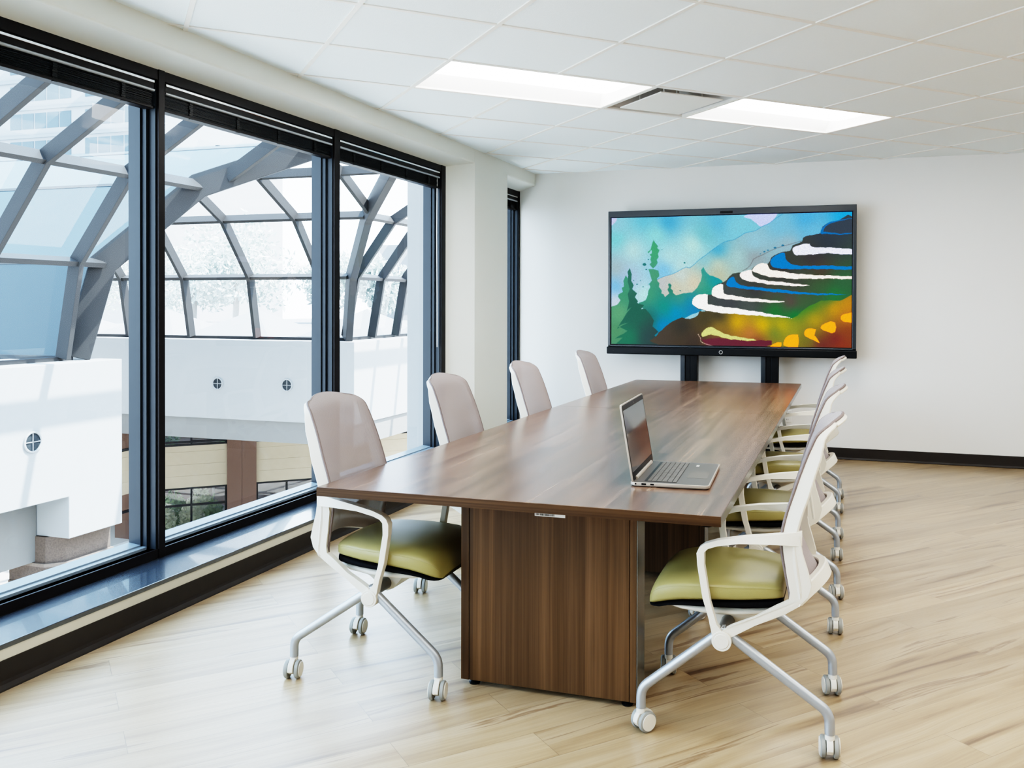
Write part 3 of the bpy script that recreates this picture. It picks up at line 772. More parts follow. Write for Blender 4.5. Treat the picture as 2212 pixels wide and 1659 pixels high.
def painting(NX, NY):
    SS = 2
    u = (np.arange(NX*SS)+.5)/(NX*SS); v = (np.arange(NY*SS)+.5)/(NY*SS)
    Ug, Vg = np.meshgrid(u, v)
    TL, TR, BR, BL = (122,190), (2042,130), (2020,1218), (100,1203)
    X = (1-Vg)*((1-Ug)*TL[0]+Ug*TR[0])+Vg*((1-Ug)*BL[0]+Ug*BR[0]); Y = (1-Vg)*((1-Ug)*TL[1]+Ug*TR[1])+Vg*((1-Ug)*BL[1]+Ug*BR[1])
    wob = 5*np.sin(X/23+Y/41)+4*np.sin(Y/17-X/57); Xw = X+wob*.35; Yw = Y+1.6*np.sin(X/29)+1.4*np.sin(X/11+Y/31)
    C = idw(X, Y, [(150,250,(150,200,215)),(150,350,(120,205,210)),(600,220,(60,165,205)),(400,200,(100,190,210)),(1000,220,(90,180,210)),(1150,260,(130,200,215)),(500,320,(150,215,215)),(900,310,(110,190,200)),
        (800,400,(195,225,220)),(300,450,(190,220,220)),(600,500,(185,220,220)),(150,600,(165,185,190)),(560,600,(120,190,225)),(250,680,(175,195,220)),(150,740,(110,185,225)),(380,800,(190,225,225)),(150,860,(210,215,225)),(700,560,(190,220,220))])
    def put(poly, col, sm=3, rough=True):
        m = inside(Xw if rough else X, Yw if rough else Y, smooth_poly(poly, sm) if sm > 1 else poly)
        C[m] = col[m] if isinstance(col, np.ndarray) else col
        return m
    def edge(poly, col, wd=4):
        sp = smooth_poly(poly, 3)
        for k in range(len(sp)-4):
            ax, ay = sp[k]; bx, by = sp[k+1]; dx, dy = bx-ax, by-ay; l2 = dx*dx+dy*dy+1e-6
            lo = (X > min(ax, bx)-8) & (X < max(ax, bx)+8) & (Y > min(ay, by)-8) & (Y < max(ay, by)+8)
            if not lo.any(): continue
            t = np.clip(((X-ax)*dx+(Y-ay)*dy)/l2, 0, 1); d = np.hypot(X-ax-t*dx, Y-ay-t*dy)
            C[lo & (d < wd*.5)] = C[lo & (d < wd*.5)]*.45+np.array(col)*.55
    put([(1225,160),(1490,100),(1440,200),(1400,230),(1360,248),(1335,245),(1300,215),(1270,190)], (205,212,240))
    put([(90,150),(165,190),(140,230),(90,255)], (200,205,230))
    hill = [(1490,150),(1450,195),(1400,230),(1360,248),(1300,285),(1230,300),(1180,330),(1130,358),(1080,368),(1030,390),(960,440),(900,485),(850,520),(800,565),(770,585),(740,580),(690,605),(630,635),(560,655),(500,680)]
    H = idw(X, Y, [(1700,180,(70,170,215)),(2000,150,(20,165,215)),(1500,250,(120,190,215)),(1750,280,(110,185,215)),(1300,380,(150,200,215)),(1000,440,(50,165,205)),(1150,500,(170,205,205)),(900,520,(140,200,210)),(1550,400,(160,185,195)),
        (1300,500,(150,160,165)),(1000,560,(205,210,190)),(700,650,(200,215,215)),(650,740,(205,200,175)),(800,700,(215,205,180)),(560,720,(190,195,200)),(1000,640,(190,190,160))])
    put(hill+[(500,900),(2100,900),(2100,100),(1500,100)], H, 1); edge(hill+[(500,680)]*4, (40,140,190), 5)
    edge([(1650,375),(1560,395),(1450,430),(1350,480),(1290,510),(1260,560),(1230,590)]+[(1230,590)]*4, (90,80,80), 5)
    for bx, by, br in ((1515,400,9),(1455,420,9),(1400,440,6),(1372,452,7),(1340,470,4)): C[np.hypot((X-bx)*.8, (Y-by)*1.3) < br] = (30,110,150)
    FG = idw(X, Y, [(430,800,(60,150,110)),(480,650,(70,150,110)),(480,450,(60,160,110)),(560,900,(10,140,120)),(700,830,(60,150,120)),(850,720,(90,160,130)),(980,690,(20,150,160)),(650,950,(0,140,200)),(800,920,(20,120,190)),(550,1050,(0,130,200)),
        (430,1000,(20,90,80)),(750,870,(10,130,170)),(900,780,(40,150,120)),(180,950,(90,160,110)),(150,1100,(70,140,90)),(220,800,(50,140,100)),(620,760,(40,120,90))])
    put([(475,360),(490,385),(515,410),(505,425),(525,440),(512,470),(518,500),(500,520),(505,545),(490,570),(470,590),(455,578),(440,560),(455,545),(445,520),(455,495),(440,480),(460,470),(455,440),(430,470),(422,462),(445,440),(455,410)], FG, 1)
    put([(430,600),(470,595),(515,610),(520,650),(500,670),(505,690),(522,710),(515,740),(535,770),(530,790),(550,800),(565,825),(600,790),(585,765),(598,745),(590,720),(605,712),(622,730),(615,750),(632,770),(630,790),(650,805),(720,790),(790,785),(830,740),(860,690),(870,640),(868,600),(885,575),(905,620),(935,645),(1000,665),(1035,690),(1040,800),(860,930),(700,1000),(560,1180),(440,1180),(400,1000),(380,920),(340,870),(400,850),(420,810),(425,770),(440,745),(430,720),(455,690),(445,660)], FG, 1)
    for a in [(395,560,16),(410,600,7),(730,545,9),(300,690,5),(330,720,7),(360,690,4),(380,740,6),(545,440,4),(610,725,9),(690,770,6),(430,520,6)]: C[np.hypot(X-a[0], (Y-a[1])*1.4) < a[2]] = (30,110,110)
    put([(215,690),(235,650),(250,665),(262,720),(285,900),(400,930),(470,1100),(560,1225),(60,1225),(60,920),(130,895),(160,880),(185,850),(168,820),(172,800),(205,785),(200,750),(220,740)], FG, 1)
    DT = idw(X, Y, [(270,700,(30,100,80)),(300,950,(20,85,65)),(250,1150,(20,110,75)),(420,1150,(30,60,60)),(480,1180,(35,50,50))])
    put([(270,590),(288,640),(278,690),(300,730),(288,760),(330,790),(310,820),(335,860),(325,870),(390,890),(360,920),(400,920),(430,960),(470,1010),(455,1060),(500,1100),(470,1130),(550,1225),(110,1225),(200,1150),(130,1160),(240,1100),(160,1060),(250,1030),(150,1080),(230,970),(280,900),(240,940),(262,860),(245,800),(265,760),(250,700),(258,650),(252,620)], DT, 1)
    BT = idw(X, Y, [(560,1150,(60,50,40)),(700,1050,(40,38,32)),(900,1000,(55,50,30)),(1000,970,(40,40,35)),(800,1180,(50,40,35)),(1000,1060,(150,120,40)),(1150,1020,(220,180,20)),(1350,1040,(235,195,15)),(1500,1050,(210,180,20)),(1250,1110,(190,120,60)),
        (1400,900,(40,110,50)),(1700,850,(15,125,45)),(1600,900,(10,130,50)),(1850,820,(30,110,50)),(1750,1000,(190,160,30)),(1900,900,(220,160,25)),(2000,880,(200,140,30)),(1450,1100,(90,120,50)),(1700,1150,(110,110,40)),(1580,1080,(150,150,40)),
        (1900,1150,(110,30,40)),(2000,1080,(130,55,30)),(1800,1200,(100,30,40)),(1000,1190,(95,35,50)),(1300,1190,(110,35,45)),(1950,1200,(140,50,30)),(2000,980,(190,110,40))])
    put([(560,1225),(490,1130),(530,1090),(570,1055),(640,1010),(700,985),(770,1000),(830,965),(850,930),(900,930),(1040,800),(1500,850),(1800,790),(2100,780),(2100,1230)], BT, 2)
    DK = idw(X, Y, [(1900,250,(45,58,72)),(1850,370,(42,50,62)),(1750,500,(52,46,52)),(1500,630,(48,42,44)),(1800,610,(75,55,45)),(1300,780,(50,48,52)),(1100,870,(60,62,68)),(1250,900,(72,80,78)),(1400,800,(72,68,60)),(1600,700,(58,60,55)),(1800,720,(55,90,55)),(1950,700,(45,95,60)),(1650,840,(60,90,55)),(1450,930,(20,120,45)),(1600,960,(10,130,50)),(1900,790,(30,120,55)),(1570,860,(100,60,70))])
    put([(2060,185),(1950,195),(1870,215),(1820,250),(1800,300),(1720,320),(1670,340),(1660,370),(1590,400),(1570,440),(1480,465),(1420,500),(1400,545),(1290,570),(1270,600),(1190,620),(1120,630),(1070,680),(1030,700),(960,740),(945,800),(850,800),(790,840),(790,870),(840,915),(1000,945),(1300,960),(1570,985),(1650,930),(1800,840),(2060,780)], DK, 2)
    BL_ = (15,125,195)
    put([(2060,186),(1950,195),(1870,215),(1820,255),(1800,300),(1850,308),(2060,302)], (18,110,180), 2); put([(2060,190),(1960,200),(1890,220),(1842,250),(1825,282),(1850,294),(2060,297)], (48,60,74), 2)
    put([(1720,386),(1735,412),(1900,418),(2060,432),(2060,470),(1850,462),(1700,475),(1620,478),(1590,450),(1592,420),(1640,398)], (235,236,248), 2)
    put([(1530,460),(1535,510),(1570,545),(1660,565),(1800,560),(2060,570),(2060,592),(1800,588),(1600,590),(1470,585),(1422,555),(1420,515),(1460,480)], BL_, 2)
    put([(1390,545),(1410,590),(1500,610),(1700,635),(2060,648),(2060,667),(1850,664),(1600,668),(1400,650),(1290,615),(1280,590),(1320,555)], (245,240,235), 2)
    put([(1270,600),(1280,640),(1330,675),(1500,695),(1720,722),(1600,726),(1400,712),(1230,685),(1175,655),(1180,625),(1220,605)], (245,240,238), 2)
    put([(1130,655),(1145,700),(1200,725),(1350,742),(1550,762),(1700,780),(2000,790),(1800,797),(1550,785),(1350,765),(1150,745),(1075,730),(1070,700),(1095,670)], BL_, 2)
    put([(1040,715),(1045,780),(1080,800),(1250,825),(1520,852),(1450,860),(1250,852),(1040,832),(960,815),(945,790),(960,745),(1000,720)], (248,244,240), 2)
    put([(915,800),(910,870),(950,885),(1150,910),(1400,950),(1575,983),(1400,972),(1200,958),(1000,945),(880,922),(800,890),(785,860),(800,825),(850,798)], (250,248,245), 2)
    put([(840,1130),(870,1160),(1000,1150),(1250,1170),(1420,1165),(1350,1225),(960,1225),(880,1190)], (100,35,50), 2)
    put([(900,1070),(940,1062),(1000,1090),(1100,1130),(1280,1155),(1275,1168),(1100,1160),(980,1130),(910,1125),(870,1140),(862,1110)], (212,214,140), 2)
    edge([(835,1120),(850,1150),(855,1180),(900,1200),(950,1212)]+[(950,1212)]*4, (240,220,200), 6)
    OR = (248,178,30)
    put([(1400,1225),(1430,1190),(1490,1180),(1480,1225)], OR, 2); put([(1510,1205),(1515,1160),(1550,1125),(1620,1115),(1615,1215),(1560,1215)], OR, 2)
    put([(1665,1100),(1690,1070),(1760,1070),(1745,1120),(1785,1180),(1720,1150),(1675,1130)], OR, 2); put([(1790,1060),(1830,1020),(1905,1015),(1900,1095),(1850,1095)], OR, 2); put([(1945,970),(1980,945),(2060,940),(2060,1015),(1960,1005)], OR, 2)
    C *= (1+rng.normal(0, .05, C.shape[:2]))[..., None]
    C = np.clip(C, 0, 255).reshape(NY, SS, NX, SS, 3).mean((1, 3))/255
    gy = C.mean(-1, keepdims=True); C = np.clip(gy+(C-gy)*1.12, 0, 1)
    C = np.interp(C*255, [0,2,6,13,19,27,40,56,76,100,127,152,176,198,214,227,236,243,256], [0,.0039,.0078,.0156,.0221,.0312,.0442,.0625,.0884,.125,.177,.25,.354,.5,.707,1.0,1.41,2.0,2.6])
    return C
NX, NY = 420, 232
PC = painting(NX, NY)
sx0, sx1, sz0, sz1 = x0+.033, x1-.041, z0+.086, z1-.068
XX, ZZ = np.meshgrid(np.linspace(sx0, sx1, NX+1), np.linspace(sz1, sz0, NY+1))
vv = np.stack([XX, np.full_like(XX, -.004), ZZ], -1).reshape(-1, 3)
ii = (np.arange(NY)[:, None]*(NX+1)+np.arange(NX)[None, :]).reshape(-1)
ff = np.stack([ii, ii+NX+1, ii+NX+2, ii+1], -1)
me = bpy.data.meshes.new('screen_picture'); me.vertices.add(len(vv)); me.vertices.foreach_set('co', vv.astype(np.float32).ravel())
me.loops.add(len(ff)*4); me.polygons.add(len(ff)); me.polygons.foreach_set('loop_start', np.arange(0, len(ff)*4, 4)); me.loops.foreach_set('vertex_index', ff.ravel().astype(np.int32))
me.update(calc_edges=True)
at = me.color_attributes.new('paint', 'FLOAT_COLOR', 'CORNER')
cc = np.repeat(np.concatenate([PC.reshape(-1, 3), np.ones((NX*NY, 1))], 1), 4, axis=0)
at.data.foreach_set('color', cc.astype(np.float32).ravel())
m = NT('glowing_screen_picture'); an = m.n('ShaderNodeVertexColor'); an.layer_name = 'paint'
em = m.n('ShaderNodeEmission'); m.l(an.outputs[0], em.inputs[0]); em.inputs[1].default_value = .60
gl = m.n('ShaderNodeBsdfGlossy'); gl.inputs['Roughness'].default_value = .25; gl.inputs[0].default_value = (.006,.006,.006,1)
ad = m.n('ShaderNodeAddShader'); m.l(em.outputs[0], ad.inputs[0]); m.l(gl.outputs[0], ad.inputs[1]); m.l(ad.outputs[0], m.out.inputs[0])
me.materials.append(m.mat)
obj('screen_picture', me, None, tv, label='lit screen with a painted landscape of terraces, firs and hills')
obj('screen_border', MB().box((x0+.02, -.0035, z0+.07), (x1-.02, -.001, z1-.055)), M['black'], tv)

# ------------------------------------------------------------------ wall outlets
for k, (x, lab) in enumerate([(-.575, 'white wall outlet low on the end wall, seen between the far chairs'), (-.700, 'second white wall outlet low on the end wall, half hidden by the table')]):
    o = thing('wall_outlet', lab, 'outlet', (x, YB, .385), 0, 'outlets on the end wall')
    obj('cover_plate', MB().box((-.04, -.006, -.06), (.04, 0, .06)), M['outlet'], o, bevel=.003)
    sk = MB()
    for dz in (-.028, .028):
        for dx in (-.007, .007): sk.box((dx-.0015, -.0068, dz-.006), (dx+.0015, -.0055, dz+.006))
    obj('socket_slot', sk, M['black'], o)

# ------------------------------------------------------------------ atrium outside the windows
XL, YP1, YP2, XP2, ZG = -10.65, 11.14, 17.76, -10.53, -4.6
struct('ground', MB().box((-60, -8, ZG-.2), (-3.6, 70, ZG)), M['concrete'], 'pale paved ground of the atrium', 'ground')
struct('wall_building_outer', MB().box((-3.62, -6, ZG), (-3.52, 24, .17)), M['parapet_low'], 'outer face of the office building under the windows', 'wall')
# white block with one vent: long face parallel to the windows, dropping lower over its end pier
wl = MB()
wl.prism([(-6, -1.32), (10.15, -1.32), (10.15, -1.925), (YP1, -1.925), (YP1, .60), (-6, .60)], XL-.6, XL, 'x')
struct('wall_atrium_left', wl, M['parapet'], 'white rendered block with one round vent and sun stripes', 'wall', bevel=.01)
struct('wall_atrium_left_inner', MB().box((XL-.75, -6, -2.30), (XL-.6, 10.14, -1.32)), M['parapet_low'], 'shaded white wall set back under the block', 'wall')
struct('wall_atrium_left_end', MB().box((XL-1.6, 10.15, -1.925), (XL-.6, YP1, .60)), M['parapet'], 'white end of the block over the stone pier', 'wall')
wf = MB()
wf.prism([(-40, YP2), (XP2, YP2), (XP2, 40), (XP2-.6, 40), (XP2-.6, YP2+.6), (-40, YP2+.6)], -1.27, .59, 'z')
struct('wall_atrium_far', wf, M['parapet'], 'white rendered parapet with two round vents', 'wall', bevel=.01)
wg = MB(); e = .05
wg.prism([(-40, YP2+e), (XP2-e, YP2+e), (XP2-e, 40), (XP2-.6, 40), (XP2-.6, YP2+.6), (-40, YP2+.6)], -1.76, -1.27, 'z')
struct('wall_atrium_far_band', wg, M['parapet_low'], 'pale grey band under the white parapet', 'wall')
struct('wall_roof_behind', MB().box((-40, YP2+.6, -.2), (XP2-.6, 60, .22)), M['roofw'], 'flat white roof behind the parapet', 'roof')
struct('wall_roof_side', MB().box((-24, -6, -.2), (XL-.6, 10.6, .50)), M['roofw'], 'flat white roof behind the white block', 'roof')

def vent(x, y, z, rot, label):
    t = thing('round_vent', label, 'vent', (x, y, z), rot, 'round vents in the white walls')   # faces local -y
    r = .135
    obj('ring', MB().lathe([(r-.012, .004), (r+.012, .004), (r+.012, -.02), (r, -.026), (r-.012, -.02), (r-.012, .004)], (0,0,0), 'y', 36), M['parapet'], t, smooth=40)
    obj('recess', MB().lathe([(.001, -.002), (r-.01, -.002), (r-.01, .003), (.001, .003)], (0,0,0), 'y', 36), plain('dark_mottled_vent_glass', (.022,.025,.027), .6, spec=.08, var=.8, scale=16), t)
    obj('cross_bar', MB().box((-r+.01, -.012, -.006), (r-.01, -.003, .006)).box((-.006, -.012, -r+.01), (.006, -.003, r-.01)), M['parapet'], t)
vent(-14.17, YP2-.004, -.443, 0, 'round vent in the far parapet, beside the dark window mullion with a gap')
vent(-12.27, YP2-.004, -.425, 0, 'round vent in the far parapet, close to the mullion behind the first chair')
vent(XL+.004, 9.54, -.446, PI/2, 'round vent in the sunlit white block by the frame edge')

# stone pier under the block
pr = thing('stone_pier', 'brown granite pier under the end of the white block', 'pier', (XL-.5, 10.6, ZG))
def pier_poly(g): return [(-.12+g, -.30-g*.4), (-.12+g, .53+g), (-.95-g, .53+g), (-.95-g, -.48-g), (-.31+g*.4, -.48-g)]
XO = .5
pp = lambda g: [(a+XO-.10, b) for a, b in pier_poly(g)]
obj('shaft', MB().prism(pp(0), 0, 2.67, 'z'), M['granite'], pr)
for z0_, z1_, g in ((2.24, 2.29, .035), (0, 2.0, .03), (2.0, 2.24, .02)):
    obj('base_course', MB().prism(pp(g), z0_, z1_, 'z'), M['granite_l'] if g == .035 else M['granite'], pr)

# dark glazing behind the block at ground level
gz = thing('ground_floor_glazing', 'dark framed ground floor glazing under the white block', 'glazing', (-12.6, 6, ZG))
fm = MB()
for y in (-2.2, -.7, .8, 2.3, 3.75, 5.25): fm.box((-.05, y-.05, 0), (.05, y+.05, 2.6))
fm.box((-.05, -2.2, 2.05), (.05, 5.25, 2.15)).box((-.05, -2.2, 0), (.05, 5.25, .1))
obj('frame', fm, M['bronze'], gz); obj('glass_pane', MB().box((-.012, -2.2, .1), (-.004, 5.25, 2.6)), M['glass_dark'], gz)

# lower facade at the back of the atrium
FX, FY, FA = -17.102, 19.0, math.radians(42.3)
lf = thing('lower_facade', 'atrium facade of beige siding, brown columns and dark windows under the white parapet', 'building', (FX, FY, ZG), FA)
zz = lambda z: z-ZG
sd = MB()
def siding_run(a, b):
    for q0, q1 in ((-2.45, -2.30), (-2.785, -2.455), (-3.085, -2.79), (-3.39, -3.09)): sd.box((a, 0, zz(q0)), (b, .12, zz(q1)))
sp = []
for a, b in ((.0, 1.75), (2.49, 4.6), (4.6, 8.5)):
    sd = MB(); siding_run(a, b); sd.box((a, .012, zz(-3.38)), (b, .1, zz(-2.31))); obj('siding_panel', sd, M['siding'], lf)
for a, b in ((1.75, 2.49), (8.5, 9.3)):
    obj('column', MB().box((a, -.10, 0), ((a+b)/2-.003, .5, zz(-1.4))).box(((a+b)/2+.003, -.10, 0), (b, .5, zz(-1.4))), M['brickcol'], lf)
def glazed(a, b, za, zb, mulls, trans):
    f_ = MB(); t_ = .05
    for m_ in [a+t_/2]+mulls+[b-t_/2]: f_.box((m_-t_/2, 0, zz(za)), (m_+t_/2, .07, zz(zb)))
    for z_ in [za+t_/2, zb-t_/2]+trans: f_.box((a, .002, zz(z_)-t_/2), (b, .068, zz(z_)+t_/2))
    o = obj('window', f_, M['bronze'], lf)
    obj('pane', MB().box((a, .030, zz(za)), (b, .036, zz(zb))), M['glass_dark'], o)
glazed(.0, 1.75, -4.6, -3.39, [.87], [-3.86]); glazed(2.49, 4.6, -4.6, -3.39, [3.29, 4.0], [-3.92]); glazed(4.6, 8.5, -4.6, -3.39, [5.6, 6.6, 7.6], [-3.92])
glazed(.0, 1.75, -2.30, -1.4, [.87], [-2.20+.0]); 
glazed(2.49, 8.5, -2.30, -1.4, [4, 5.5, 7], [])
obj('room_behind', MB().box((-.2, 3.2, 0), (9, 3.3, zz(-1.0))), plain('dim_interior_wall', (.16,.10,.075), .9, var=.4, scale=3), lf)
# side return of the facade, running towards the windows
lr = thing('side_facade', 'short side run of beige siding with brown column beside the white block', 'building', (-17.4, 18.6, ZG), 0)
for a, b in ((-2.2, 0.0),):
    sd = MB()
    for q0, q1 in ((-2.45, -2.30), (-2.785, -2.455), (-3.085, -2.79), (-3.39, -3.09)): sd.box((-.12, a, zz(q0)), (0, b, zz(q1)))
    sd.box((-.1, a, zz(-3.38)), (-.012, b, zz(-2.31))); obj('siding_panel', sd, M['siding'], lr)
obj('column', MB().box((-.6, -.02, 0), (.05, .75, zz(-1.4))), M['brickcol'], lr)
wn = MB()
for y in (-2.1, -1.05, -.05): wn.box((-.09, y-.03, 0), (-.03, y+.03, zz(-3.39))); wn.box((-.09, y-.03, zz(-2.30)), (-.03, y+.03, zz(-1.4)))
wn.box((-.088, -2.2, zz(-3.87)), (-.032, 0, zz(-3.81))).box((-.088, -2.2, zz(-2.30)), (-.032, 0, zz(-2.24)))
wo = obj('window', wn, M['bronze'], lr); obj('pane', MB().box((-.064, -2.2, 0), (-.058, -.02, zz(-1.4))), M['glass_dark'], wo)

def leaf_mesh(n, R, H, size, mat, squash=1.0, seed=0, blob=0):
    r_ = np.random.default_rng(seed); mb = MB()
    cl = [np.clip(r_.normal(0, .45, 3), -.6, .6) for _ in range(max(1, blob))]
    for k in range(n):
        if blob:
            c = cl[k % len(cl)]; d = r_.normal(0, 1, 3); d /= np.linalg.norm(d); p = c*np.array([R, R, H*.5*.9])+d*R*.38*r_.random()**.35
            p[2] += H*.5
        else:
            a = r_.uniform(0, 2*PI); q = r_.random()**.5; p = np.array([R*q*math.cos(a), R*q*math.sin(a), H*r_.random()*(1-.5*q)])
        nrm = r_.normal(0, 1, 3); nrm /= np.linalg.norm(nrm); t_ = np.cross(nrm, r_.normal(0, 1, 3)); t_ /= np.linalg.norm(t_); b_ = np.cross(nrm, t_)
        l_ = size*r_.uniform(.6, 1.4); w_ = l_*.38
        mb.add([p-t_*l_, p+b_*w_, p+t_*l_, p-b_*w_], [(0,1,2,3)])
    return mb
ca, sa = math.cos(FA), math.sin(FA)
def floc(a, d): return (FX+a*ca-d*sa, FY+a*sa+d*ca)
for k, (a, d, R, H, mt, lab) in enumerate([(.30, .62, .20, .75, 'leaf_w', 'low variegated bush behind the glass, under the beige siding by the mullion'), (.87, .65, .27, .85, 'leaf_w', 'pale leafy bush behind the window bar of the lower facade'), (1.46, .65, .22, .9, 'leaf', 'dark green bush behind the glass beside the brown column'),
        (.48, 1.25, .30, 1.15, 'leaf', 'taller green bush at the back of the lower window'), (1.15, 1.3, .30, 1.2, 'leaf_w', 'taller pale bush at the back of the lower window')]):
    x, y = floc(a, d); b = thing('garden_bush', lab, 'bush', (x, y, ZG), 0, 'bushes behind the lower windows')
    obj('foliage', leaf_mesh(420, R, H, .085, None, seed=k), M[mt], b)
    obj('stem', MB().tube([(0,0,0), (.01,0,H*.4), (0,.02,H*.8)], .012, 6), M['bark'], b)
for k, (a, d) in enumerate([(.40, 2.2), (1.55, 2.4)]):
    x, y = floc(a, d); b = thing('garden_tree', ['slim green tree in the upper window strip by the mullion', 'slim green tree in the upper window strip by the brown column'][k], 'tree', (x, y, ZG))
    obj('foliage', leaf_mesh(520, .55, 1.5, .09, None, seed=20+k, blob=7), M['leaf'], b, loc=(0, 0, 1.75))
    obj('trunk', MB().tube([(0,0,0), (.02,.01,1.2), (0,0,2.4)], .03, 8), M['bark'], b)

# ------------------------------------------------------------------ glass vaults
KN = [(-.50,.66), (-.24,2.10), (.74,3.40), (2.04,4.16), (3.36,4.47)]       # offset from the springing, height
def vlerp(d):
    for (a, za), (b, zb) in zip(KN, KN[1:]):
        if d <= b: return za+(zb-za)*(d-a)/(b-a)
    return KN[-1][1]
M['slope_blue'] = plain('blue_grey_glazing', (.034,.050,.062), .4, spec=.15, var=.2, scale=.5)
# halves: name, point(d, z, c) -> xyz, c-range start, c-limit as function of d, rib positions
HALVES = {
 'w1': dict(f=lambda d, c: (XL+d, c, vlerp(d)), lo=lambda d: -5.0, hi=lambda d: YP1+d, ribs=[4.6, 5.7, 6.8, 7.9, 9.0, 10.42, 12.2], gl='glass_blue'),
 'w2': dict(f=lambda d, c: (XL+d, c, vlerp(d)), lo=lambda d: YP2-d, hi=lambda d: 27.0, ribs=[18.25, 19.45, 20.65, 21.9, 23.1], gl='glass_roof'),
 'far': dict(f=lambda d, c: (c, YP2-d, vlerp(d)), lo=lambda d: -24.0, hi=lambda d: XP2+d, ribs=[-22.5, -20.65, -18.8, -17.1, -15.25, -13.37, -11.5, -9.6], gl='glass_roof'),
 'near': dict(f=lambda d, c: (c, YP1+d, vlerp(d)), lo=lambda d: -24.0, hi=lambda d: XL+d, ribs=[], gl='slope_blue'),
}
vt = thing('glass_vault', 'grey steel and glass barrel vault roofing the atrium outside the windows', 'skylight', (XL, YP1, .56))
ORG = Vector((XL, YP1, .56))
def beam_poly(P, wdir, width, depth, mb, normals):
    """mitred rectangular beam hanging inward from the glass line P"""
    w_ = Vector(wdir)*width/2; loops = []
    for p, n in zip(P, normals):
        p = Vector(p)-ORG; q = p-Vector(n)*depth
        loops.append([p-w_, p+w_, q+w_, q-w_])
    mb.loft(loops)
def normals_of(P, inward):
    """mean outward normal (times the mitre factor) at each knee of a planar polyline"""
    S = []
    for a, b in zip(P, P[1:]):
        t = (Vector(b)-Vector(a)).normalized(); up = Vector((0,0,1)); n = (up-t*up.dot(t))
        n = n.normalized() if n.length > 1e-4 else Vector(inward)*-1
        S.append(n)
    out = []
    for i in range(len(P)):
        a = S[max(i-1, 0)]; b = S[min(i, len(S)-1)]; m_ = (a+b).normalized(); out.append(m_/max(.5, m_.dot(a)))
    return out
AX = {'w1': (0,1,0), 'w2': (0,1,0), 'far': (1,0,0), 'near': (1,0,0)}
INW = {'w1': (1,0,0), 'w2': (1,0,0), 'far': (0,-1,0), 'near': (0,1,0)}
for nm, h in HALVES.items():
    f = h['f']; lo, hi = h['lo'], h['hi']
    for c in h['ribs']:
        ds = [d for d, _ in KN if lo(d) <= c <= hi(d)]
        if not ds or len(ds) < 1: continue
        d0 = None
        if ds[0] > KN[0][0]+1e-6:                                        # starts on the groin
            d0 = (c-YP1) if nm == 'w1' else (YP2-c) if nm == 'w2' else (c-XP2) if nm == 'far' else (c-XL)
            ds = [d0]+ds
        if len(ds) < 2: continue
        P = [f(d, c) for d in ds]
        b_ = MB(); beam_poly(P, AX[nm], .085, .215, b_, normals_of(P, INW[nm])); obj('rib', b_, M['steel'], vt, bevel=.006)
    for k, (d, z) in enumerate(KN[:-1]):
        a, b2 = lo(d), hi(d)
        P = [f(d, a), f(d, b2)]
        if k == 0: n_ = Vector((0,0,1)); pb = MB(); beam_poly(P, INW[nm], .13, .10, pb, [n_, n_])
        else:
            n3 = normals_of([f(KN[k-1][0], a), f(d, a), f(KN[k+1][0], a)], INW[nm])[1].normalized()
            wd_ = Vector(AX[nm]).cross(n3).normalized(); pb = MB(); beam_poly(P, wd_, .075, .19, pb, [n3, n3])
        obj('curb' if k == 0 else 'purlin', pb, M['steel'], vt)
    cs = sorted(h['ribs'])
    for k in range(len(KN)-1):
        da, db = KN[k][0], KN[k+1][0]
        L_ = [lo(da), lo(db)]; H_ = [hi(da), hi(db)]
        cuts = [min(L_)]+[c for c in cs if max(L_) < c < min(H_)]+[None]
        prev = None
        for c in cuts[1:]:
            p0 = (L_ if prev is None else [prev, prev]); p1_ = (H_ if c is None else [c, c])
            q = [Vector(f(da, p0[0]))-ORG, Vector(f(da, p1_[0]))-ORG, Vector(f(db, p1_[1]))-ORG, Vector(f(db, p0[1]))-ORG]
            obj('glass_pane', MB().add(q, [(0,1,2,3)]), M[h['gl']], vt); prev = c
# groin beams where the two vaults cross, and the flat run over to the building
for (bx, by, sy) in ((XL, YP1, 1), (XP2, YP2, -1)):
    P = [(bx+d, by+sy*d, z) for d, z in KN]; S2 = math.sqrt(.5)
    nn = normals_of(P, (S2, sy*S2, 0)); P = [tuple(Vector(a)+Vector(n)*.10) for a, n in zip(P, nn)]; b_ = MB(); beam_poly(P, (S2, -sy*S2, 0), .16, .38, b_, nn); obj('groin_beam', b_, M['steel'], vt, bevel=.01)
for x in (-7.3,):
    b_ = MB(); P = [(x, -5, 4.47), (x, 27, 4.47)]; beam_poly(P, (1,0,0), .14, .24, b_, [(0,0,1)]*2); obj('ridge_beam', b_, M['steel'], vt)
for c in (4.6, 6.8, 9.0, 12.05, 14.4, 16.7, 19.45, 21.9):
    b_ = MB(); P = [(-7.3, c, 4.47), (-3.6, c, 4.6)]; beam_poly(P, (0,1,0), .085, .215, b_, normals_of(P, (1,0,0))); obj('rib', b_, M['steel'], vt)
obj('glass_pane', MB().add([Vector((-7.25,-5,4.47))-ORG, Vector((-3.6,-5,4.6))-ORG, Vector((-3.6,27,4.6))-ORG, Vector((-7.25,27,4.47))-ORG], [(0,1,2,3)]), M['glass_roof'], vt)

# white pier outside the window end
ep = thing('outer_pier', 'plain white pier standing just outside the glass by the cream column', 'pier', (-3.75, 7.5, ZG))
obj('shaft', MB().box((-.02, -.24, 0), (.19, .24, 8.2)), M['parapet'], ep, bevel=.006)

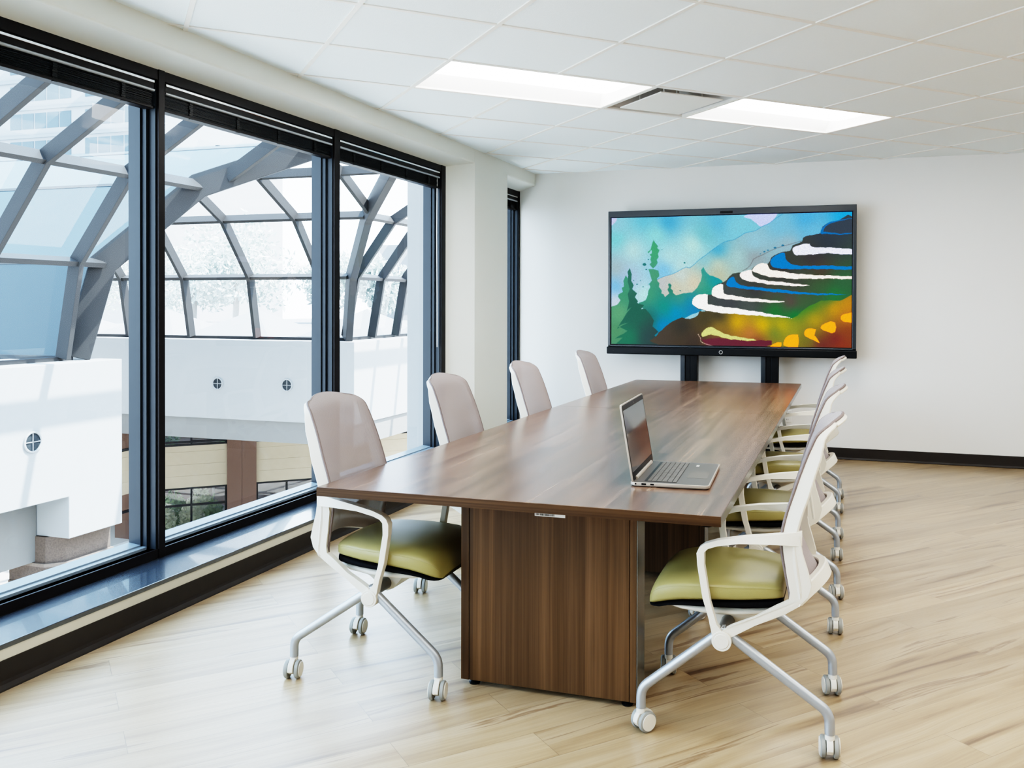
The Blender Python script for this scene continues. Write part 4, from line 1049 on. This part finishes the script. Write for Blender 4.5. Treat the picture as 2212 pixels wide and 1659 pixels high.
# pyramidal rooflights on the white roof
PY = [(-27.4, 26.6, 1.55, .80, 'white pyramid rooflight partly behind the thick groin beam'), (-23.7, 27, 1.75, .95, 'white pyramid rooflight low in front of the hazy trees'), (-19.9, 27, 1.75, .97, 'white pyramid rooflight between two vault ribs beside the pale block'),
      (-16.2, 28.2, 1.7, 1.0, 'white pyramid rooflight in front of the pale block with tall windows'), (-12.9, 27, 1.3, .9, 'white pyramid rooflight behind the mullion at the groin foot')]
for x, y, r, h_, lab in PY:
    t = thing('pyramid_rooflight', lab, 'rooflight', (x, y, .25), 0, 'pyramid rooflights on the white roof')
    obj('cap', MB().add([(-r,-r,.06),(r,-r,.06),(r,r,.06),(-r,r,.06),(0,0,h_)], [(0,1,4),(1,2,4),(2,3,4),(3,0,4)]), M['roofw'], t)
    obj('curb', MB().box((-r,-r,0),(r,r,.06)), M['roofw'], t)
# hazy trees beyond
for k, (x, y, R, H, lab) in enumerate([(-31.6, 41, 3.0, 6.2, 'tall hazy tree beyond the roof, widest of the pale crowns'), (-38.5, 46, 2.6, 4.6, 'hazy tree at the edge of the pale grove near the groin beam'), (-29.8, 47.5, 2.4, 4.4, 'lower hazy tree between the tall crown and the pale block'),
                                      (-25.0, 45, 1.9, 3.9, 'small hazy tree standing before the pale block'), (-46, 45, 3.2, 4.4, 'hazy tree seen low through the vault foot')]):
    t = thing('hazy_tree', lab, 'tree', (x, y, .2), 0, 'pale trees beyond the roof')
    obj('crown', leaf_mesh(3600, R, H, .17, None, seed=40+k, blob=22), M['pale_green'], t, loc=(0, 0, .4))
    obj('trunk', MB().tube([(0,0,-1), (.1,0,H*.3), (0,.1,H*.6)], .16, 8), M['bark'], t)
# pale block with tall windows
bl = thing('pale_block', 'pale low building with tall bluish windows beyond the roof', 'building', (-26, 58, 0))
obj('wall', MB().box((-7, 0, -1), (14, 6, 5.6)), M['tower'], bl)
for x in (-4.4, -2.6, -.8, 1.0, 2.8, 4.6): obj('window', MB().box((x, -.05, .6), (x+.9, .02, 3.8)), M['tower_win'], bl)
# office tower
tw = thing('office_tower', 'pale office tower with bands of windows beyond the vault', 'building', (-72, 68, 0))
obj('wall', MB().box((-26, 0, -5), (12, 18, 46)), M['tower'], tw)
for r_ in range(1, 13):
    z = 21.7+2.65*(r_-5)*1.02
    obj('ledge', MB().box((-26.05, -.25, z+1.05), (12.05, 0, z+1.3)), M['roofw'], tw)
    for x in np.arange(-25.2, 11.5, 1.55):
        if int((x+26)/1.55) % 6 == 5: continue
        obj('window', MB().box((x, -.04, z-.75), (x+1.4, .02, z+.75)), M['tower_win'], tw)
# ------------------------------------------------------------------ light
W = bpy.data.worlds.new('sky'); SC.world = W; W.use_nodes = True
nt = W.node_tree; nt.nodes.clear()
ou = nt.nodes.new('ShaderNodeOutputWorld'); bg = nt.nodes.new('ShaderNodeBackground')
tc = nt.nodes.new('ShaderNodeTexCoord'); sx = nt.nodes.new('ShaderNodeSeparateXYZ'); rp = nt.nodes.new('ShaderNodeValToRGB')
nt.links.new(tc.outputs['Generated'], sx.inputs[0]); nt.links.new(sx.outputs[2], rp.inputs[0])
rp.color_ramp.elements[0].position = 0; rp.color_ramp.elements[0].color = (.80, .90, 1.0, 1)
rp.color_ramp.elements[1].position = .8; rp.color_ramp.elements[1].color = (.55, .76, 1.0, 1)
nt.links.new(rp.outputs[0], bg.inputs[0]); bg.inputs[1].default_value = 7.5
nt.links.new(bg.outputs[0], ou.inputs[0])
sun = bpy.data.lights.new('sun', 'SUN'); sun.energy = 24.0; sun.angle = math.radians(.6); sun.color = (1, .96, .9)
so = bpy.data.objects.new('sun', sun); COL.objects.link(so)
so.rotation_euler = Vector((1.0, .37, 2.0)).to_track_quat('Z', 'Y').to_euler()
so.location = (10, 10, 30)

SC.view_settings.view_transform = 'Filmic'
SC.view_settings.look = 'Very High Contrast'
SC.view_settings.exposure = 0.7
SC.cycles.use_denoising = True
SC.cycles.max_bounces = 10
SC.cycles.diffuse_bounces = 5
SC.cycles.glossy_bounces = 4
SC.cycles.transparent_max_bounces = 16
SC.cycles.sample_clamp_indirect = 8
SC.cycles.caustics_reflective = False
SC.cycles.caustics_refractive = False

SC.cycles.use_adaptive_sampling = True
SC.cycles.adaptive_threshold = .02
